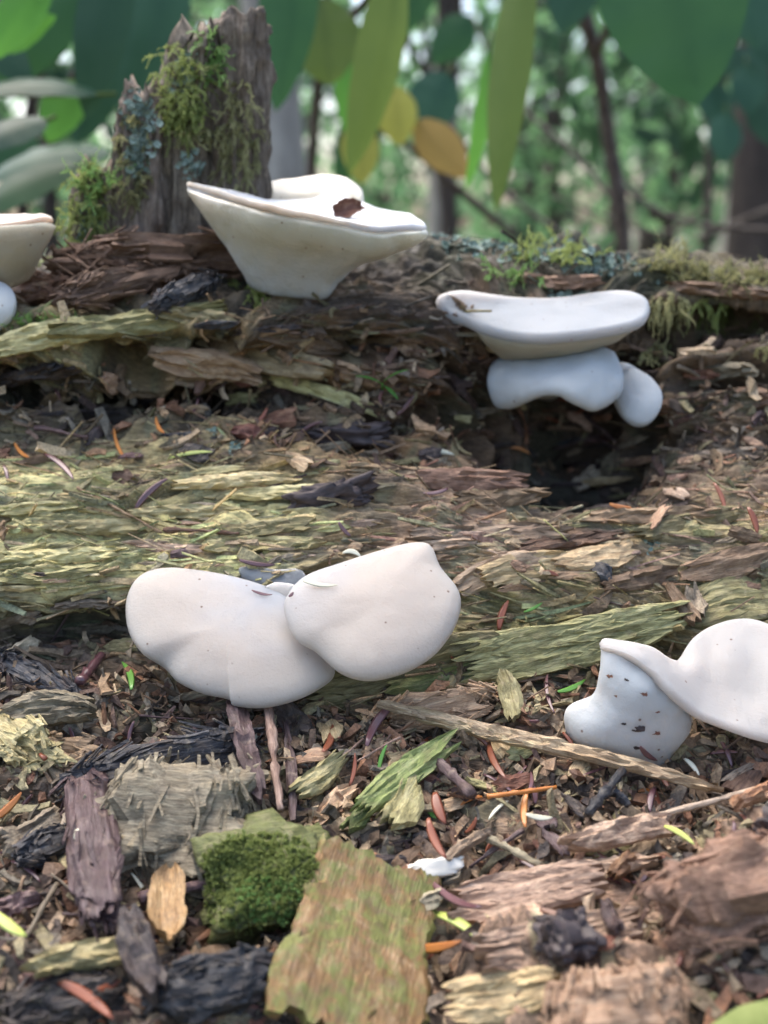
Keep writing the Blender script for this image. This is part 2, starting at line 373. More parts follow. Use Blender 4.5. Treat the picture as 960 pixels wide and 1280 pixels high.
def displaced():
    x, y, z = P0[..., 0], P0[..., 1], P0[..., 2]
    s = np.cumsum(np.concatenate([np.zeros((1, NU)), np.linalg.norm(np.diff(P0, axis=0), axis=-1)]), axis=0)   # metres across the grain
    # wavy grain
    w = 0.008 * noise(np.stack([x * 22, s * 25, 0 * x], -1), 11) + 0.0022 * noise(np.stack([x * 90, s * 120, 0 * x], -1), 12)
    b = s + w + 0.10 * x
    q = lambda fx, fs, sd, o=3: fbm(np.stack([x * fx, b * fs, 0 * x + 0.5], -1), sd, o)
    upper = sstep(900, 840, PYG); low = 1 - upper
    plates = q(16, 75, 21, 3) + 0.25 * q(120, 300, 22, 2)
    k = 3.2; st = plates * k; fl = np.floor(st); fr = st - fl
    stairs = (fl + sstep(0.55, 0.95, fr)) / k
    d = 0.0042 * stairs * (0.35 + 0.65 * upper)
    rid = 1 - np.abs(q(14, 260, 31, 3)); d = d + 0.0022 * (rid - 0.6) * (0.4 + 0.6 * upper)
    d = d + 0.0006 * q(45, 900, 35, 2)
    iso = fbm(np.stack([x * 130, s * 150, z * 60], -1), 41, 4); d = d + (0.0014 + 0.0010 * low) * iso
    chunk = fbm(np.stack([x * 45, s * 70, 0 * x], -1), 47, 2); d = d + 0.0045 * low * chunk
    # torn hollows in the steep rotten face and the left recess
    face = sstep(575, 540, PYG) * sstep(375, 410, PYG)
    hol = sstep(0.12, 0.5, q(28, 85, 55, 3)); d = d - 0.016 * face * hol
    d = d + 0.004 * face * fbm(np.stack([x * 70, s * 110, 0 * x], -1), 57, 3)
    crest = sstep(385, 365, PYG); d = d + 0.0035 * crest * fbm(np.stack([x * 60, s * 60, 0 * x], -1), 61, 4)
    for cx, cy, rx, ry, a in [(720, 560, 95, 55, -0.016), (240, 512, 75, 26, -0.012), (130, 790, 160, 24, -0.007), (890, 405, 95, 22, -0.013), (420, 432, 30, 22, -0.010),
                              (770, 470, 40, 30, -0.006), (20, 905, 22, 18, -0.008), (245, 880, 28, 18, -0.004), (560, 1230, 22, 60, -0.007), (300, 1180, 60, 30, -0.005), (690, 1240, 130, 90, 0.006), (900, 1150, 80, 90, 0.008)]:
        g = np.exp(-(((PXG - cx) / rx) ** 2 + ((PYG - cy) / ry) ** 2) ** 1.6); d = d + a * g * (1 + 0.35 * iso)
    return P0 + NRM * d[..., None], stairs, rid, iso, q
P1, STAIRS, RID, ISO, QF = displaced()

def log_colours():
    n1 = fbm(np.stack([PXG / 60, PYG / 28, 0 * PXG], -1), 71, 4); n2 = fbm(np.stack([PXG / 60, PYG / 28, 0 * PXG], -1), 75, 4)
    wx = PXG + 60 * n1; wy = PYG + 26 * n2
    c = np.zeros(P1.shape) + np.array([0.20, 0.14, 0.09])
    def blot(cx, cy, rx, ry, col, amt=1.0, hard=2.0):
        nonlocal c
        g = np.exp(-(np.abs((wx - cx) / rx) ** hard + np.abs((wy - cy) / ry) ** hard))[..., None] * amt
        c = c * (1 - g) + np.array(col) * g
    Y_, T_, O_, D_, B_, G_, PK = (0.50, 0.455, 0.215), (0.41, 0.30, 0.185), (0.31, 0.18, 0.085), (0.085, 0.058, 0.04), (0.035, 0.028, 0.026), (0.23, 0.205, 0.15), (0.36, 0.24, 0.165)
    blot(480, 500, 800, 85, (0.125, 0.085, 0.055), 1, 4)
    blot(120, 670, 330, 95, Y_, 1, 4); blot(360, 610, 260, 30, (0.33, 0.26, 0.12), 0.8); blot(500, 590, 180, 45, O_, 0.75)
    blot(760, 690, 330, 80, T_, 1, 4); blot(860, 660, 130, 30, (0.30, 0.27, 0.12), 0.8); blot(560, 650, 120, 30, PK, 0.7); blot(940, 740, 90, 30, (0.27, 0.26, 0.09), 0.9)
    blot(590, 620, 150, 22, D_, 0.6); blot(450, 610, 90, 18, B_, 0.8); blot(740, 700, 60, 14, D_, 0.6)
    blot(660, 800, 260, 45, (0.27, 0.25, 0.095), 0.9); blot(330, 690, 120, 16, PK, 0.6)
    blot(130, 790, 260, 48, (0.10, 0.085, 0.055), 0.9)
    blot(130, 425, 190, 45, (0.25, 0.21, 0.095), 0.95, 3); blot(330, 460, 170, 42, O_, 0.85, 3); blot(420, 400, 190, 40, (0.13, 0.09, 0.06), 0.7)
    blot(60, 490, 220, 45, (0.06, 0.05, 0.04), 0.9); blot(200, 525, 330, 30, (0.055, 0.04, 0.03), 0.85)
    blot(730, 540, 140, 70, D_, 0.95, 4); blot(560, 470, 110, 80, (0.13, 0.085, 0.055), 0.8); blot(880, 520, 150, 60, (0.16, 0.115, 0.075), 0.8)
    blot(480, 345, 900, 34, (0.055, 0.045, 0.03), 0.95, 4); blot(640, 320, 150, 30, (0.07, 0.075, 0.05), 0.8); blot(880, 345, 160, 16, (0.09, 0.085, 0.04), 0.8)
    blot(220, 940, 170, 40, B_, 0.75); blot(60, 930, 120, 50, (0.30, 0.22, 0.12), 0.6); blot(420, 900, 160, 28, (0.15, 0.13, 0.07), 0.7)
    blot(120, 1150, 220, 130, (0.10, 0.07, 0.05), 0.8); blot(700, 1200, 170, 110, PK, 0.95, 4); blot(900, 1160, 90, 90, (0.14, 0.075, 0.05), 0.8); blot(700, 1000, 260, 60, (0.17, 0.12, 0.08), 0.7)
    # rot: dark in some layers, pale on others, everywhere
    lay = QF(10, 110, 81, 4); dk = sstep(0.15, 0.65, lay)[..., None]; c = c * (1 - 0.62 * dk) + np.array(B_) * 0.62 * dk
    pl = sstep(0.2, 0.7, QF(18, 160, 85, 4))[..., None]; c = c * (1 + 0.42 * pl)
    low = sstep(860, 900, PYG)[..., None]
    mot = fbm(np.stack([PXG / 26, PYG / 20, 0 * PXG], -1), 91, 3)[..., None]
    c = c * (1 + low * 0.9 * np.clip(mot, -0.75, 0.7))
    mot2 = fbm(np.stack([PXG / 40, PYG / 30, 0 * PXG], -1), 95, 3)[..., None]
    gr = sstep(0.25, 0.6, mot2) * 0.55; c = c * (1 - gr) + gr * (c.mean(-1, keepdims=True) * np.array([1.0, 1.04, 0.62]))
    return np.clip(c, 0.008, 0.7)
LC = log_colours()
log = thing('rotten_log', 'long decaying conifer log with torn fibrous wood and litter on it', 'log', (0, 0.36, 0.0))
log_wood = part('wood_body', P1.reshape(-1, 3), grid_faces(NV, NU, flip=True), M['log'], log, cols=LC.reshape(-1, 3))
def bvh_of(V, F): return BVHTree.FromPolygons([tuple(v) for v in V], [tuple(f) for f in F])
sub = P1[::2, ::2]
LOG_BVH = bvh_of(sub.reshape(-1, 3).tolist(), grid_faces(sub.shape[0], sub.shape[1], flip=True).tolist())
BVHS = {'log': LOG_BVH}
def hit(px, py, which=('log',), offset=True):
    o, d = CAM, ray(px, py); best = None
    for w in which:
        loc, nor, i, dist = BVHS[w].ray_cast(o, d)
        if loc is not None and (best is None or dist < best[2]): best = (loc, nor, dist)
    if best is None: return None, None
    n = best[1]
    if n.dot(d) > 0: n = -n
    return best[0], n
def smooth_normal(px, py, r=9, which=('log',)):
    s = Vector((0, 0, 0))
    for dx, dy in ((0,0), (r,0), (-r,0), (0,r), (0,-r), (r,r), (-r,-r)):
        l, n = hit(px + dx, py + dy, which)
        if n is not None: s += n
    return s.normalized() if s.length > 0 else Vector((0, -0.5, 0.8))

# ------------------------------------------------------------------ jelly fungi
def thick_grid(P, T, eu=0.12, ev=0.12, lump=0.0004, seed=0, edges=(1, 1, 1, 1), bottom_extra=None):
    """closed lens-edged shell round a grid of points; edges: which borders thin out (v0, v1, u0, u1)"""
    nv, nu = P.shape[:2]; n = normals_of(P)
    v = np.linspace(0, 1, nv)[:, None]; u = np.linspace(0, 1, nu)[None, :]
    w = np.ones((nv, nu))
    for e, d, s in ((edges[0], v + 0*u, ev), (edges[1], 1 - v + 0*u, ev), (edges[2], u + 0*v, eu), (edges[3], 1 - u + 0*v, eu)):
        if e: w = np.minimum(w, np.clip(d / s, 0, 1))
    t = T * np.sqrt(np.clip(1 - (1 - w) ** 2, 0, 1))
    lum = lump * fbm(P * 140, seed, 3) * w
    A = P + n * (t / 2 + lum)[..., None]; Bm = P - n * (t / 2 - lum)[..., None]
    if bottom_extra is not None: Bm = Bm + bottom_extra
    V = np.concatenate([A.reshape(-1, 3), Bm.reshape(-1, 3)])
    F = np.concatenate([grid_faces(nv, nu), grid_faces(nv, nu, nv * nu, flip=True)])
    side = []
    def idx(i, j): return i * nu + j
    bd = [idx(0, j) for j in range(nu)] + [idx(i, nu-1) for i in range(1, nv)] + [idx(nv-1, j) for j in range(nu-2, -1, -1)] + [idx(i, 0) for i in range(nv-2, 0, -1)]
    for k in range(len(bd)):
        a, b = bd[k], bd[(k+1) % len(bd)]; side.append((a, b, b + nv*nu, a + nv*nu))
    return V, np.concatenate([F, np.array(side)])
def loft(rows, nu=60, nv=36):
    W = np.array([[at(*p) for p in r] for r in rows])
    W = np.stack([catmull(r, nu) for r in W]); return catmull(W, nv)
def smooth_loop(pts, n, k=4):
    pts = np.asarray(pts); m = len(pts); Q = np.concatenate([pts[-2:], pts, pts[:3]])
    t = np.linspace(0, m, n, endpoint=False) ; i = t.astype(int); f = (t - i)[:, None]
    p0, p1, p2, p3 = Q[i+1], Q[i+2], Q[i+3], Q[i+4]
    return 0.5 * (2*p1 + (p2-p0)*f + (2*p0-5*p1+4*p2-p3)*f*f + (3*p1-p0-3*p2+p3)*f**3)
def fan_cap(rim, centre, bulge, T, lump=0.0003, seed=0, nr=26, na=120, dirn=(0, -0.45, 0.9), under=0.006, curl=0.0):
    """a jelly cap: rim is the outline (px, py, cm), the top bulges towards dirn, the rim is rounded, the underside thickens inwards"""
    rw = smooth_loop(np.array([at(*p) for p in rim]), na); c = at(*centre); d = np.array(dirn); d = d / np.linalg.norm(d)
    r = np.concatenate([np.linspace(0, 0.86, nr - 9, endpoint=False), np.linspace(0.86, 1, 9)])
    rel = rw - c; comp = rel @ d; flat = rel - comp[:, None] * d
    co, *_ = np.linalg.lstsq(flat, comp, rcond=None); lin = flat @ co; res = comp - lin       # tilt of the cap, and the waviness of its rim
    P = c[None, None] + (flat + lin[:, None] * d)[None] * r[:, None, None] + d * (res[None] * (r ** 3)[:, None])[..., None]
    P = P + d * (bulge * (1 - r ** 2.4))[:, None, None] - d * (curl * np.clip((r - 0.8) / 0.2, 0, 1) ** 2)[:, None, None]
    e = np.clip((1 - r) / 0.05, 0, 1); th = T * np.sqrt(1 - (1 - e) ** 2)
    w = np.clip((1 - r) / 0.15, 0, 1)[:, None]
    lum = lump * fbm(P * 110, seed, 3) * w
    lum = lum + 0.00035 * fbm(P * 38, seed + 4, 2) * w
    A = P + d * (th / 2)[:, None, None] + d * lum[..., None]
    Bm = P - d * (th / 2 + under * (1 - r ** 1.5))[:, None, None]
    V = np.concatenate([A.reshape(-1, 3), Bm.reshape(-1, 3)])
    F = np.concatenate([grid_faces(len(r), na, wrap=True), grid_faces(len(r), na, len(r) * na, flip=True, wrap=True)])
    return V, F
FUNGI_BVH = {}
def reg_bvh(name, V, F): BVHS[name] = bvh_of(np.asarray(V).tolist(), [list(map(int, f)) for f in F])

# -- the large pair in the middle
fa = thing('jelly_fungus', 'large peach white jelly fungus with two broad caps spreading from one grey stem', 'fungus', at(350, 760, 30.6))
yl = lambda py: 30.0 - (py - 708) / 172 * 3.4
rimL = [(352,741),(318,727),(262,714),(205,709),(173,719),(157,746),(159,784),(176,813),(204,832),(222,850),(252,864),(284,871),(292,879),(325,882),(362,875),(396,860),(418,838),(402,800),(378,762)]
V, F = fan_cap([(x, y, yl(y) - (0.25 if x < 200 else 0)) for x, y in rimL], (288, 796, yl(796)), 0.0042, 0.0022, seed=3, dirn=(-0.08, -0.5, 0.86), curl=0.0010, under=0.004)
locA = np.array(at(356, 738, 30.0)) - np.array(fa.location)
CA = lambda v: cap_cols(v, locA, (0.40, 0.415, 0.44), (0.495, 0.435, 0.378), 0.008, 0.032)
part('cap', V, F, M['f_cap'], fa, recalc=True, cols=CA); reg_bvh('capA1', V, F)
yr = lambda py: 29.7 - (py - 678) / 170 * 3.3
rimR = [(358,744),(380,720),(430,702),(480,686),(520,677),(540,682),(552,708),(572,733),(577,752),(570,780),(548,812),(520,832),(492,843),(458,848),(425,838),(395,812),(370,796),(357,768)]
V, F = fan_cap([(x, y, yr(y) - 0.15) for x, y in rimR], (468, 766, yr(766) - 0.15), 0.0040, 0.0022, seed=8, dirn=(0.12, -0.5, 0.86), curl=0.0010, under=0.004)
part('cap', V, F, M['f_cap'], fa, recalc=True, cols=CA); reg_bvh('capA2', V, F)
V, F = tube(catmull([at(352, 772, 29.0), at(350, 780, 29.8), at(352, 795, 30.6), at(356, 820, 31.2)], 12), np.linspace(0.0095, 0.0065, 12), 28, 0.0005, 4)
part('stem', V, F, M['f_grey'], fa, recalc=True)
V, F = fan_cap([(x, y, 30.25 - (y - 716) * 0.012) for x, y in [(298,717),(318,712),(345,716),(376,716),(384,732),(372,752),(352,760),(325,748)]], (345, 735, 29.9), 0.0004, 0.003, seed=5, under=0.003)
part('stem_top', V, F, M['f_grey'], fa, recalc=True)

# -- the one at the right, half out of the picture
fb = thing('jelly_fungus', 'white jelly fungus with a saddle shaped cap whose dirty pale underside faces the split stick', 'fungus', at(790, 940, 27.3))
rows = [[(750,803,26.6),(782,806,26.5),(812,814,26.7),(846,829,27.3),(868,797,28.3),(895,781,28.8),(930,774,28.9),(960,781,28.6),(1005,800,27.8),(1045,840,26.6)],
        [(749,805,26.5),(784,811,26.2),(815,823,26.2),(850,840,26.5),(880,826,27.4),(910,818,27.6),(940,816,27.7),(970,825,27.3),(1005,840,26.8),(1043,862,26.2)],
        [(750,808,26.4),(785,817,26.0),(816,833,25.8),(846,852,25.9),(878,868,26.2),(908,872,26.4),(940,874,26.4),(970,878,26.2),(1005,885,26.0),(1040,890,25.8)],
        [(750,811,26.35),(783,822,25.9),(812,842,25.6),(836,867,25.3),(866,893,25.3),(902,909,25.3),(935,922,25.2),(968,930,25.2),(1005,925,25.2),(1036,905,25.5)]]
V, F = thick_grid(loft(rows, 110, 44), 0.0026, 0.03, 0.06, 0.0003, 21); part('cap', V, F, M['f_peach'], fb, recalc=True); reg_bvh('capB', V, F)
rows = [[(751,810,26.6),(775,818,26.4),(805,836,26.2),(832,866,25.9),(862,893,25.8)],
        [(752,838,26.4),(778,850,25.9),(806,866,25.7),(836,884,25.7),(866,900,25.9)],
        [(743,868,26.5),(768,885,25.9),(798,900,25.7),(832,908,25.8),(862,906,26.2)],
        [(712,884,26.8),(735,912,26.0),(775,930,25.8),(816,933,25.9),(850,916,26.4)],
        [(712,908,27.0),(735,928,26.5),(775,942,26.3),(815,948,26.3),(840,930,26.8)]]
V, F = thick_grid(loft(rows, 60, 60), 0.0055, 0.14, 0.10, 0.0006, 23, edges=(1, 0, 1, 1)); part('stem', V, F, M['f_white'], fb, recalc=True); reg_bvh('stemB', V, F)

# -- the funnel at the foot of the snag
fc = thing('jelly_fungus', 'wide cream jelly fungus shaped like a funnel beside the mossy snag', 'fungus', at(370, 366, 36.4))
rim = [(234,235,37.2),(262,243,36.4),(300,254,35.6),(345,266,35.0),(392,275,34.8),(432,283,34.9),(470,291,35.1),(505,288,35.4),(533,289,35.9)]
rows = [rim,
        [(240,245,37.2),(266,262,36.4),(302,276,35.6),(345,288,35.1),(392,297,34.9),(432,304,35.0),(468,308,35.2),(503,302,35.5),(532,295,35.9)],
        [(268,280,37.0),(284,293,36.5),(312,306,35.9),(350,314,35.5),(392,319,35.4),(424,322,35.4),(448,321,35.5),(470,316,35.8),(492,310,36.1)],
        [(298,322,36.8),(308,332,36.5),(328,340,36.3),(356,344,36.1),(388,346,36.0),(408,344,36.0),(424,338,36.1),(436,332,36.3),(450,325,36.5)],
        [(312,350,37.0),(322,358,36.8),(340,364,36.6),(360,368,36.5),(384,370,36.4),(402,370,36.4),(412,360,36.6),(418,350,36.8),(426,342,37.0)]]
V, F = thick_grid(loft(rows, 90, 50), 0.0035, 0.06, 0.08, 0.0004, 31, edges=(1, 0, 1, 1)); 
zc = np.array(at(380, 290, 35.4))[2] - fc.location.z; zb = np.array(at(380, 350, 36))[2] - fc.location.z; zr = np.array(at(300, 252, 35.6))[2] - fc.location.z
def CF(v):
    z = v[:, 2] + 0.001 * fbm(v * 150, 3, 2) + 0.055 * (v[:, 0] + 0.0) * 0.6
    a = sstep(zb, zc, z)[:, None]; b = sstep(zc + 0.002, zr + 0.002, z)[:, None]
    c = np.array((0.46, 0.475, 0.46)) * (1 - a) + np.array((0.46, 0.42, 0.30)) * a
    return c * (1 - b) + np.array((0.40, 0.32, 0.22)) * b
part('funnel', V, F, M['f_funnel'], fc, recalc=True, cols=CF); reg_bvh('funnel', V, F)
back = [(236,231,37.5),(270,238,37.8),(310,246,38.4),(335,252,39.0),(385,251,39.4),(415,244,39.4),(470,262,38.6),(505,270,37.6),(533,283,36.3)]
mid = [(235,234,37.4),(266,243,37.0),(305,254,36.8),(345,268,36.8),(392,276,36.8),(432,279,36.6),(470,278,36.6),(505,280,36.4),(533,286,36.1)]
frt = [(234,233,37.15),(262,240,36.3),(300,250,35.5),(345,262,34.9),(392,271,34.7),(432,279,34.8),(470,287,35.0),(505,284,35.3),(533,286,35.85)]
V, F = thick_grid(loft([back, mid, frt], 90, 30), 0.0028, 0.03, 0.1, 0.0005, 33); part('cap', V, F, M['f_shelf'], fc, recalc=True)
V, F = tube(catmull([p for p in [at(c, r, y) for c, r, y in [(236,231,37.2),(262,239,36.35),(300,250,35.55),(345,262,34.95),(392,271,34.75),(432,279,34.85),(460,284,35.0)]]], 60),
            np.concatenate([np.linspace(0.0008, 0.0011, 30), np.linspace(0.0011, 0.0004, 30)]), 10, 0.0003, 2)
part('rim', V, F, M['f_rim'], fc, recalc=True)
fc2 = thing('jelly_fungus', 'cream jelly cap raised up behind the funnel shaped fungus', 'fungus', at(390, 300, 40))
rows = [[(322,234,40.6),(345,229,40.9),(375,225,41.2),(402,221,41.3),(425,223,41.2),(442,232,40.9),(452,247,40.4)],
        [(318,250,40.0),(342,247,40.2),(375,244,40.4),(402,241,40.5),(425,243,40.4),(444,250,40.2),(456,260,40.0)],
        [(326,285,39.6),(350,284,39.7),(375,282,39.8),(400,281,39.8),(420,281,39.8),(440,283,39.7),(456,284,39.6)],
        [(350,318,39.8),(362,318,39.8),(378,318,39.8),(394,318,39.8),(408,318,39.8),(420,318,39.8),(430,318,39.8)]]
V, F = thick_grid(loft(rows, 60, 36), 0.004, 0.1, 0.1, 0.0004, 37, edges=(1, 0, 1, 1)); part('cap', V, F, M['f_cream'], fc2, recalc=True)

# -- three shelves over the dark hollow
fd = thing('jelly_fungus', 'long bluish white jelly shelf jutting out above the dark hollow, uppermost of its cluster', 'fungus', at(640, 430, 38.4))
rim = [(545,376,37.0),(572,368,37.2),(612,373,37.3),(650,378,37.6),(700,378,37.8),(745,371,37.8),(785,369,37.6),(808,377,37.0),(812,392,36.5),(800,405,35.9),(765,414,35.4),(715,421,35.0),(670,424,35.1),(630,420,35.6),(600,412,36.0),(580,402,36.4),(556,394,36.7)]
V, F = fan_cap(rim, (685, 398, 36.9), 0.0022, 0.0036, seed=41, dirn=(0, -0.12, 1), under=0.0035); part('cap', V, F, M['f_shelf'], fd, recalc=True); reg_bvh('capD', V, F)
rows = [[(592,408,36.3),(630,419,35.75),(670,424,35.3),(715,421,35.2),(765,413,35.6),(800,403,36.1)],
        [(604,424,36.4),(635,432,36.0),(672,434,35.6),(712,431,35.6),(755,422,36.1),(785,412,36.7)],
        [(618,436,36.9),(642,440,36.6),(672,441,36.3),(705,438,36.3),(738,430,36.9),(762,420,37.6)],
        [(630,446,38.4),(650,448,38.2),(674,449,38.0),(700,446,38.2),(722,440,38.6),(740,430,39.2)]]
V, F = thick_grid(loft(rows, 60, 30), 0.004, 0.1, 0.15, 0.0004, 43, edges=(1, 0, 1, 1)); part('underside', V, F, M['f_cream'], fd, recalc=True)
fe = thing('jelly_fungus', 'scalloped white jelly cap with a wavy lip tucked under the long shelf', 'fungus', at(690, 460, 38.5))
rows = [[(618,455,38.2),(642,443,38.0),(672,437,37.6),(708,434,37.3),(742,434,37.2),(768,443,37.2)],
        [(612,464,37.5),(640,456,36.9),(672,450,36.5),(708,447,36.2),(744,448,36.2),(774,456,36.5)],
        [(610,480,36.9),(638,476,36.2),(672,472,35.7),(706,468,35.4),(744,470,35.4),(780,474,35.9)],
        [(616,500,36.8),(640,498,36.1),(668,488,35.5),(702,486,35.0),(742,502,35.0),(778,482,35.7)],
        [(622,507,36.9),(644,506,36.3),(668,490,35.7),(703,489,35.2),(742,507,35.3),(776,486,35.9)]]
V, F = thick_grid(loft(rows, 80, 44), 0.0038, 0.08, 0.10, 0.0005, 45); part('cap', V, F, M['f_white'], fe, recalc=True); reg_bvh('capE', V, F)
V, F = tube(catmull([at(690, 462, 36.6), at(686, 470, 37.6), at(684, 480, 40.0)], 10), np.linspace(0.007, 0.006, 10), 24, 0.0005, 6); part('stem', V, F, M['f_white'], fe, recalc=True)
ff = thing('jelly_fungus', 'small translucent white jelly lobe hanging beside the scalloped cap', 'fungus', at(785, 480, 38.2))
rim = [(768,462,37.8),(780,456,37.9),(796,464,37.4),(814,476,36.9),(826,494,36.4),(824,514,36.0),(811,530,35.8),(795,532,35.8),(780,522,36.0),(770,506,36.4),(763,486,37.0)]
V, F = fan_cap(rim, (795, 495, 36.5), 0.0022, 0.003, seed=47, dirn=(0.15, -0.75, 0.6), under=0.003); part('cap', V, F, M['f_white'], ff, recalc=True)
V, F = tube(catmull([at(782, 475, 37.2), at(772, 470, 38.2), at(760, 468, 40.0)], 8), np.linspace(0.005, 0.004, 8), 20, 0.0004, 7); part('stem', V, F, M['f_white'], ff, recalc=True)

# -- two at the left edge
fg = thing('jelly_fungus', 'cream jelly cap with brown upper edge beside the mossy snag foot', 'fungus', at(10, 350, 37))
rows = [[(-70,282,36.2),(-40,283,35.6),(0,284,35.4),(30,281,35.6),(52,277,36.1),(66,280,36.8)],
        [(-70,298,36.0),(-40,299,35.5),(0,299,35.3),(28,297,35.5),(48,294,36.0),(60,293,36.6)],
        [(-60,322,36.2),(-35,325,35.8),(0,327,35.6),(22,325,35.8),(38,320,36.1),(50,312,36.5)],
        [(-45,352,36.8),(-25,354,36.5),(0,354,36.4),(14,352,36.5),(26,346,36.7),(36,338,37.0)]]
V, F = thick_grid(loft(rows, 60, 36), 0.0045, 0.1, 0.1, 0.0004, 51, edges=(1, 0, 1, 1)); part('funnel', V, F, M['f_cream'], fg, recalc=True)
rows = [[(-68,276,38.0),(-40,273,38.4),(0,272,38.6),(30,272,38.5),(52,272,38.0),(66,277,37.2)],
        [(-70,279,36.9),(-40,279,36.9),(0,280,36.9),(30,278,36.9),(52,275,36.9),(66,278,37.0)],
        [(-70,281,36.1),(-40,282,35.5),(0,282,35.3),(30,279,35.5),(52,275,36.0),(66,279,36.8)]]
V, F = thick_grid(loft(rows, 60, 24), 0.0028, 0.05, 0.12, 0.0004, 53); part('cap', V, F, M['f_rim'], fg, recalc=True)
fh = thing('jelly_fungus', 'small pale jelly lobe pressed against reddish bark chips', 'fungus', at(5, 400, 35.8))
rim = [(-40,356,36.2),(-10,353,36.1),(8,358,35.8),(19,370,35.4),(20,386,35.1),(12,402,34.9),(-5,412,34.9),(-35,410,35.1),(-55,385,35.6)]
V, F = fan_cap(rim, (-12, 383, 35.4), 0.003, 0.004, seed=55, dirn=(0.2, -0.8, 0.5), under=0.006); part('cap', V, F, M['f_white'], fh, recalc=True)

# ------------------------------------------------------------------ generators for wood bits, needles, twigs
rng = np.random.default_rng(7); random.seed(7)
def bars(O, A, Nn, L, W, T, cols, bend=0.1, jit=0.25, r=rng):
    """many thin tapered splinters as one mesh: origin, axis, normal, sizes"""
    n = len(O); Bv = np.cross(Nn, A); Bv /= np.linalg.norm(Bv, axis=1, keepdims=True) + 1e-9
    us = np.array([-0.5, -0.18, 0.18, 0.5]); V = np.zeros((n, 16, 3)); bd = r.normal(size=(n, 1)) * bend; bs = r.normal(size=(n, 1)) * bend
    for k, u in enumerate(us):
        c = O + A * (u * L)[:, None] + Nn * (bd * (4*u*u) * L[:, None] * 0.3) + Bv * (bs * (4*u*u) * L[:, None] * 0.3)
        w = W * r.uniform(0.35 if k in (0, 3) else 0.8, 1.0, n); t = T * r.uniform(0.5, 1.0, n)
        for q, (sy, sz) in enumerate(((-1, -1), (1, -1), (1, 1), (-1, 1))):
            V[:, k*4+q] = c + Bv * (sy * w / 2)[:, None] + Nn * (sz * t / 2)[:, None] + r.normal(size=(n, 3)) * (jit * T)[:, None] * 0.5
    f = []
    for k in range(3):
        for q in range(4): f.append((k*4+q, k*4+(q+1) % 4, (k+1)*4+(q+1) % 4, (k+1)*4+q))
    f += [(3, 2, 1, 0), (12, 13, 14, 15)]; f = np.array(f)
    F = (np.arange(n)[:, None, None] * 16 + f[None]).reshape(-1, 4)
    C = np.repeat(cols[:, None, :], 16, axis=1).reshape(-1, 3)
    return V.reshape(-1, 3), F, C
def chip_geo(L, W, T, seed, nu=12, nv=5, jag=0.14, curl=0.0, taper=0.35, cup=0.0, fib=0.6, bend=1.0):
    r = np.random.default_rng(seed)
    u = np.linspace(0, 1, nu + 1)[:, None]; v = np.linspace(-1, 1, nv + 1)[None, :]
    e0 = r.uniform(0, jag, nv + 1) * L; e1 = r.uniform(0, jag, nv + 1) * L
    x = -L/2 + e0 + (L - e0 - e1) * u
    prof = 1 - taper * np.abs(2 * u - 1) ** r.uniform(1.5, 4) + 0.12 * r.normal(size=(nu + 1, 1)).cumsum(0) / math.sqrt(nu) - 0.0
    prof = np.clip(prof, 0.25, 1.2)
    y = v * W / 2 * prof + 0.16 / nv * W * r.normal(size=(nu + 1, nv + 1)).clip(-1.2, 1.2) + bend * W * 0.25 * r.uniform(-1, 1) * (2 * u - 1) ** 2
    xx, vv = np.broadcast_arrays(x / W * 2.0, v * 3.0 + 0 * u)
    kk = np.broadcast_to(np.arange(nv + 1)[None, :] * 0.8, xx.shape)
    f = fbm(np.stack([xx * 0.5, kk, 0 * xx + seed * 1.7], -1), seed + 3, 2) * fib * T * min(0.55, 2.6 / nv) + fbm(np.stack([xx, vv * 3, 0 * xx + seed], -1), seed, 2) * T * 0.35 * min(1, 4 / nv) + r.normal(size=(nu + 1, nv + 1)) * T * 0.04
    base = curl * L * ((2 * u - 1) ** 2 - 0.3) + cup * W * v ** 2 + 0.4 * T * np.sin(u * r.uniform(3, 7) + r.uniform(0, 6))
    edge = np.where((np.abs(v) > 0.99), 0.55, 1.0)
    zt = base + f + T / 2 * edge; zb = base + 0.4 * f - T / 2 * edge
    A = np.stack(np.broadcast_arrays(x, y, zt), -1).reshape(-1, 3); Bm = np.stack(np.broadcast_arrays(x, y, zb), -1).reshape(-1, 3)
    n = len(A); V = np.concatenate([A, Bm]); a, b = nu + 1, nv + 1
    F = [tuple(q) for q in grid_faces(a, b)] + [tuple(q) for q in grid_faces(a, b, n, flip=True)]
    bd = [j for j in range(b)] + [i * b + b - 1 for i in range(1, a)] + [(a-1) * b + j for j in range(b-2, -1, -1)] + [i * b for i in range(a-2, 0, -1)]
    for k in range(len(bd)):
        p, q = bd[k], bd[(k+1) % len(bd)]; F.append((p, q, q + n, p + n))
    return V, F
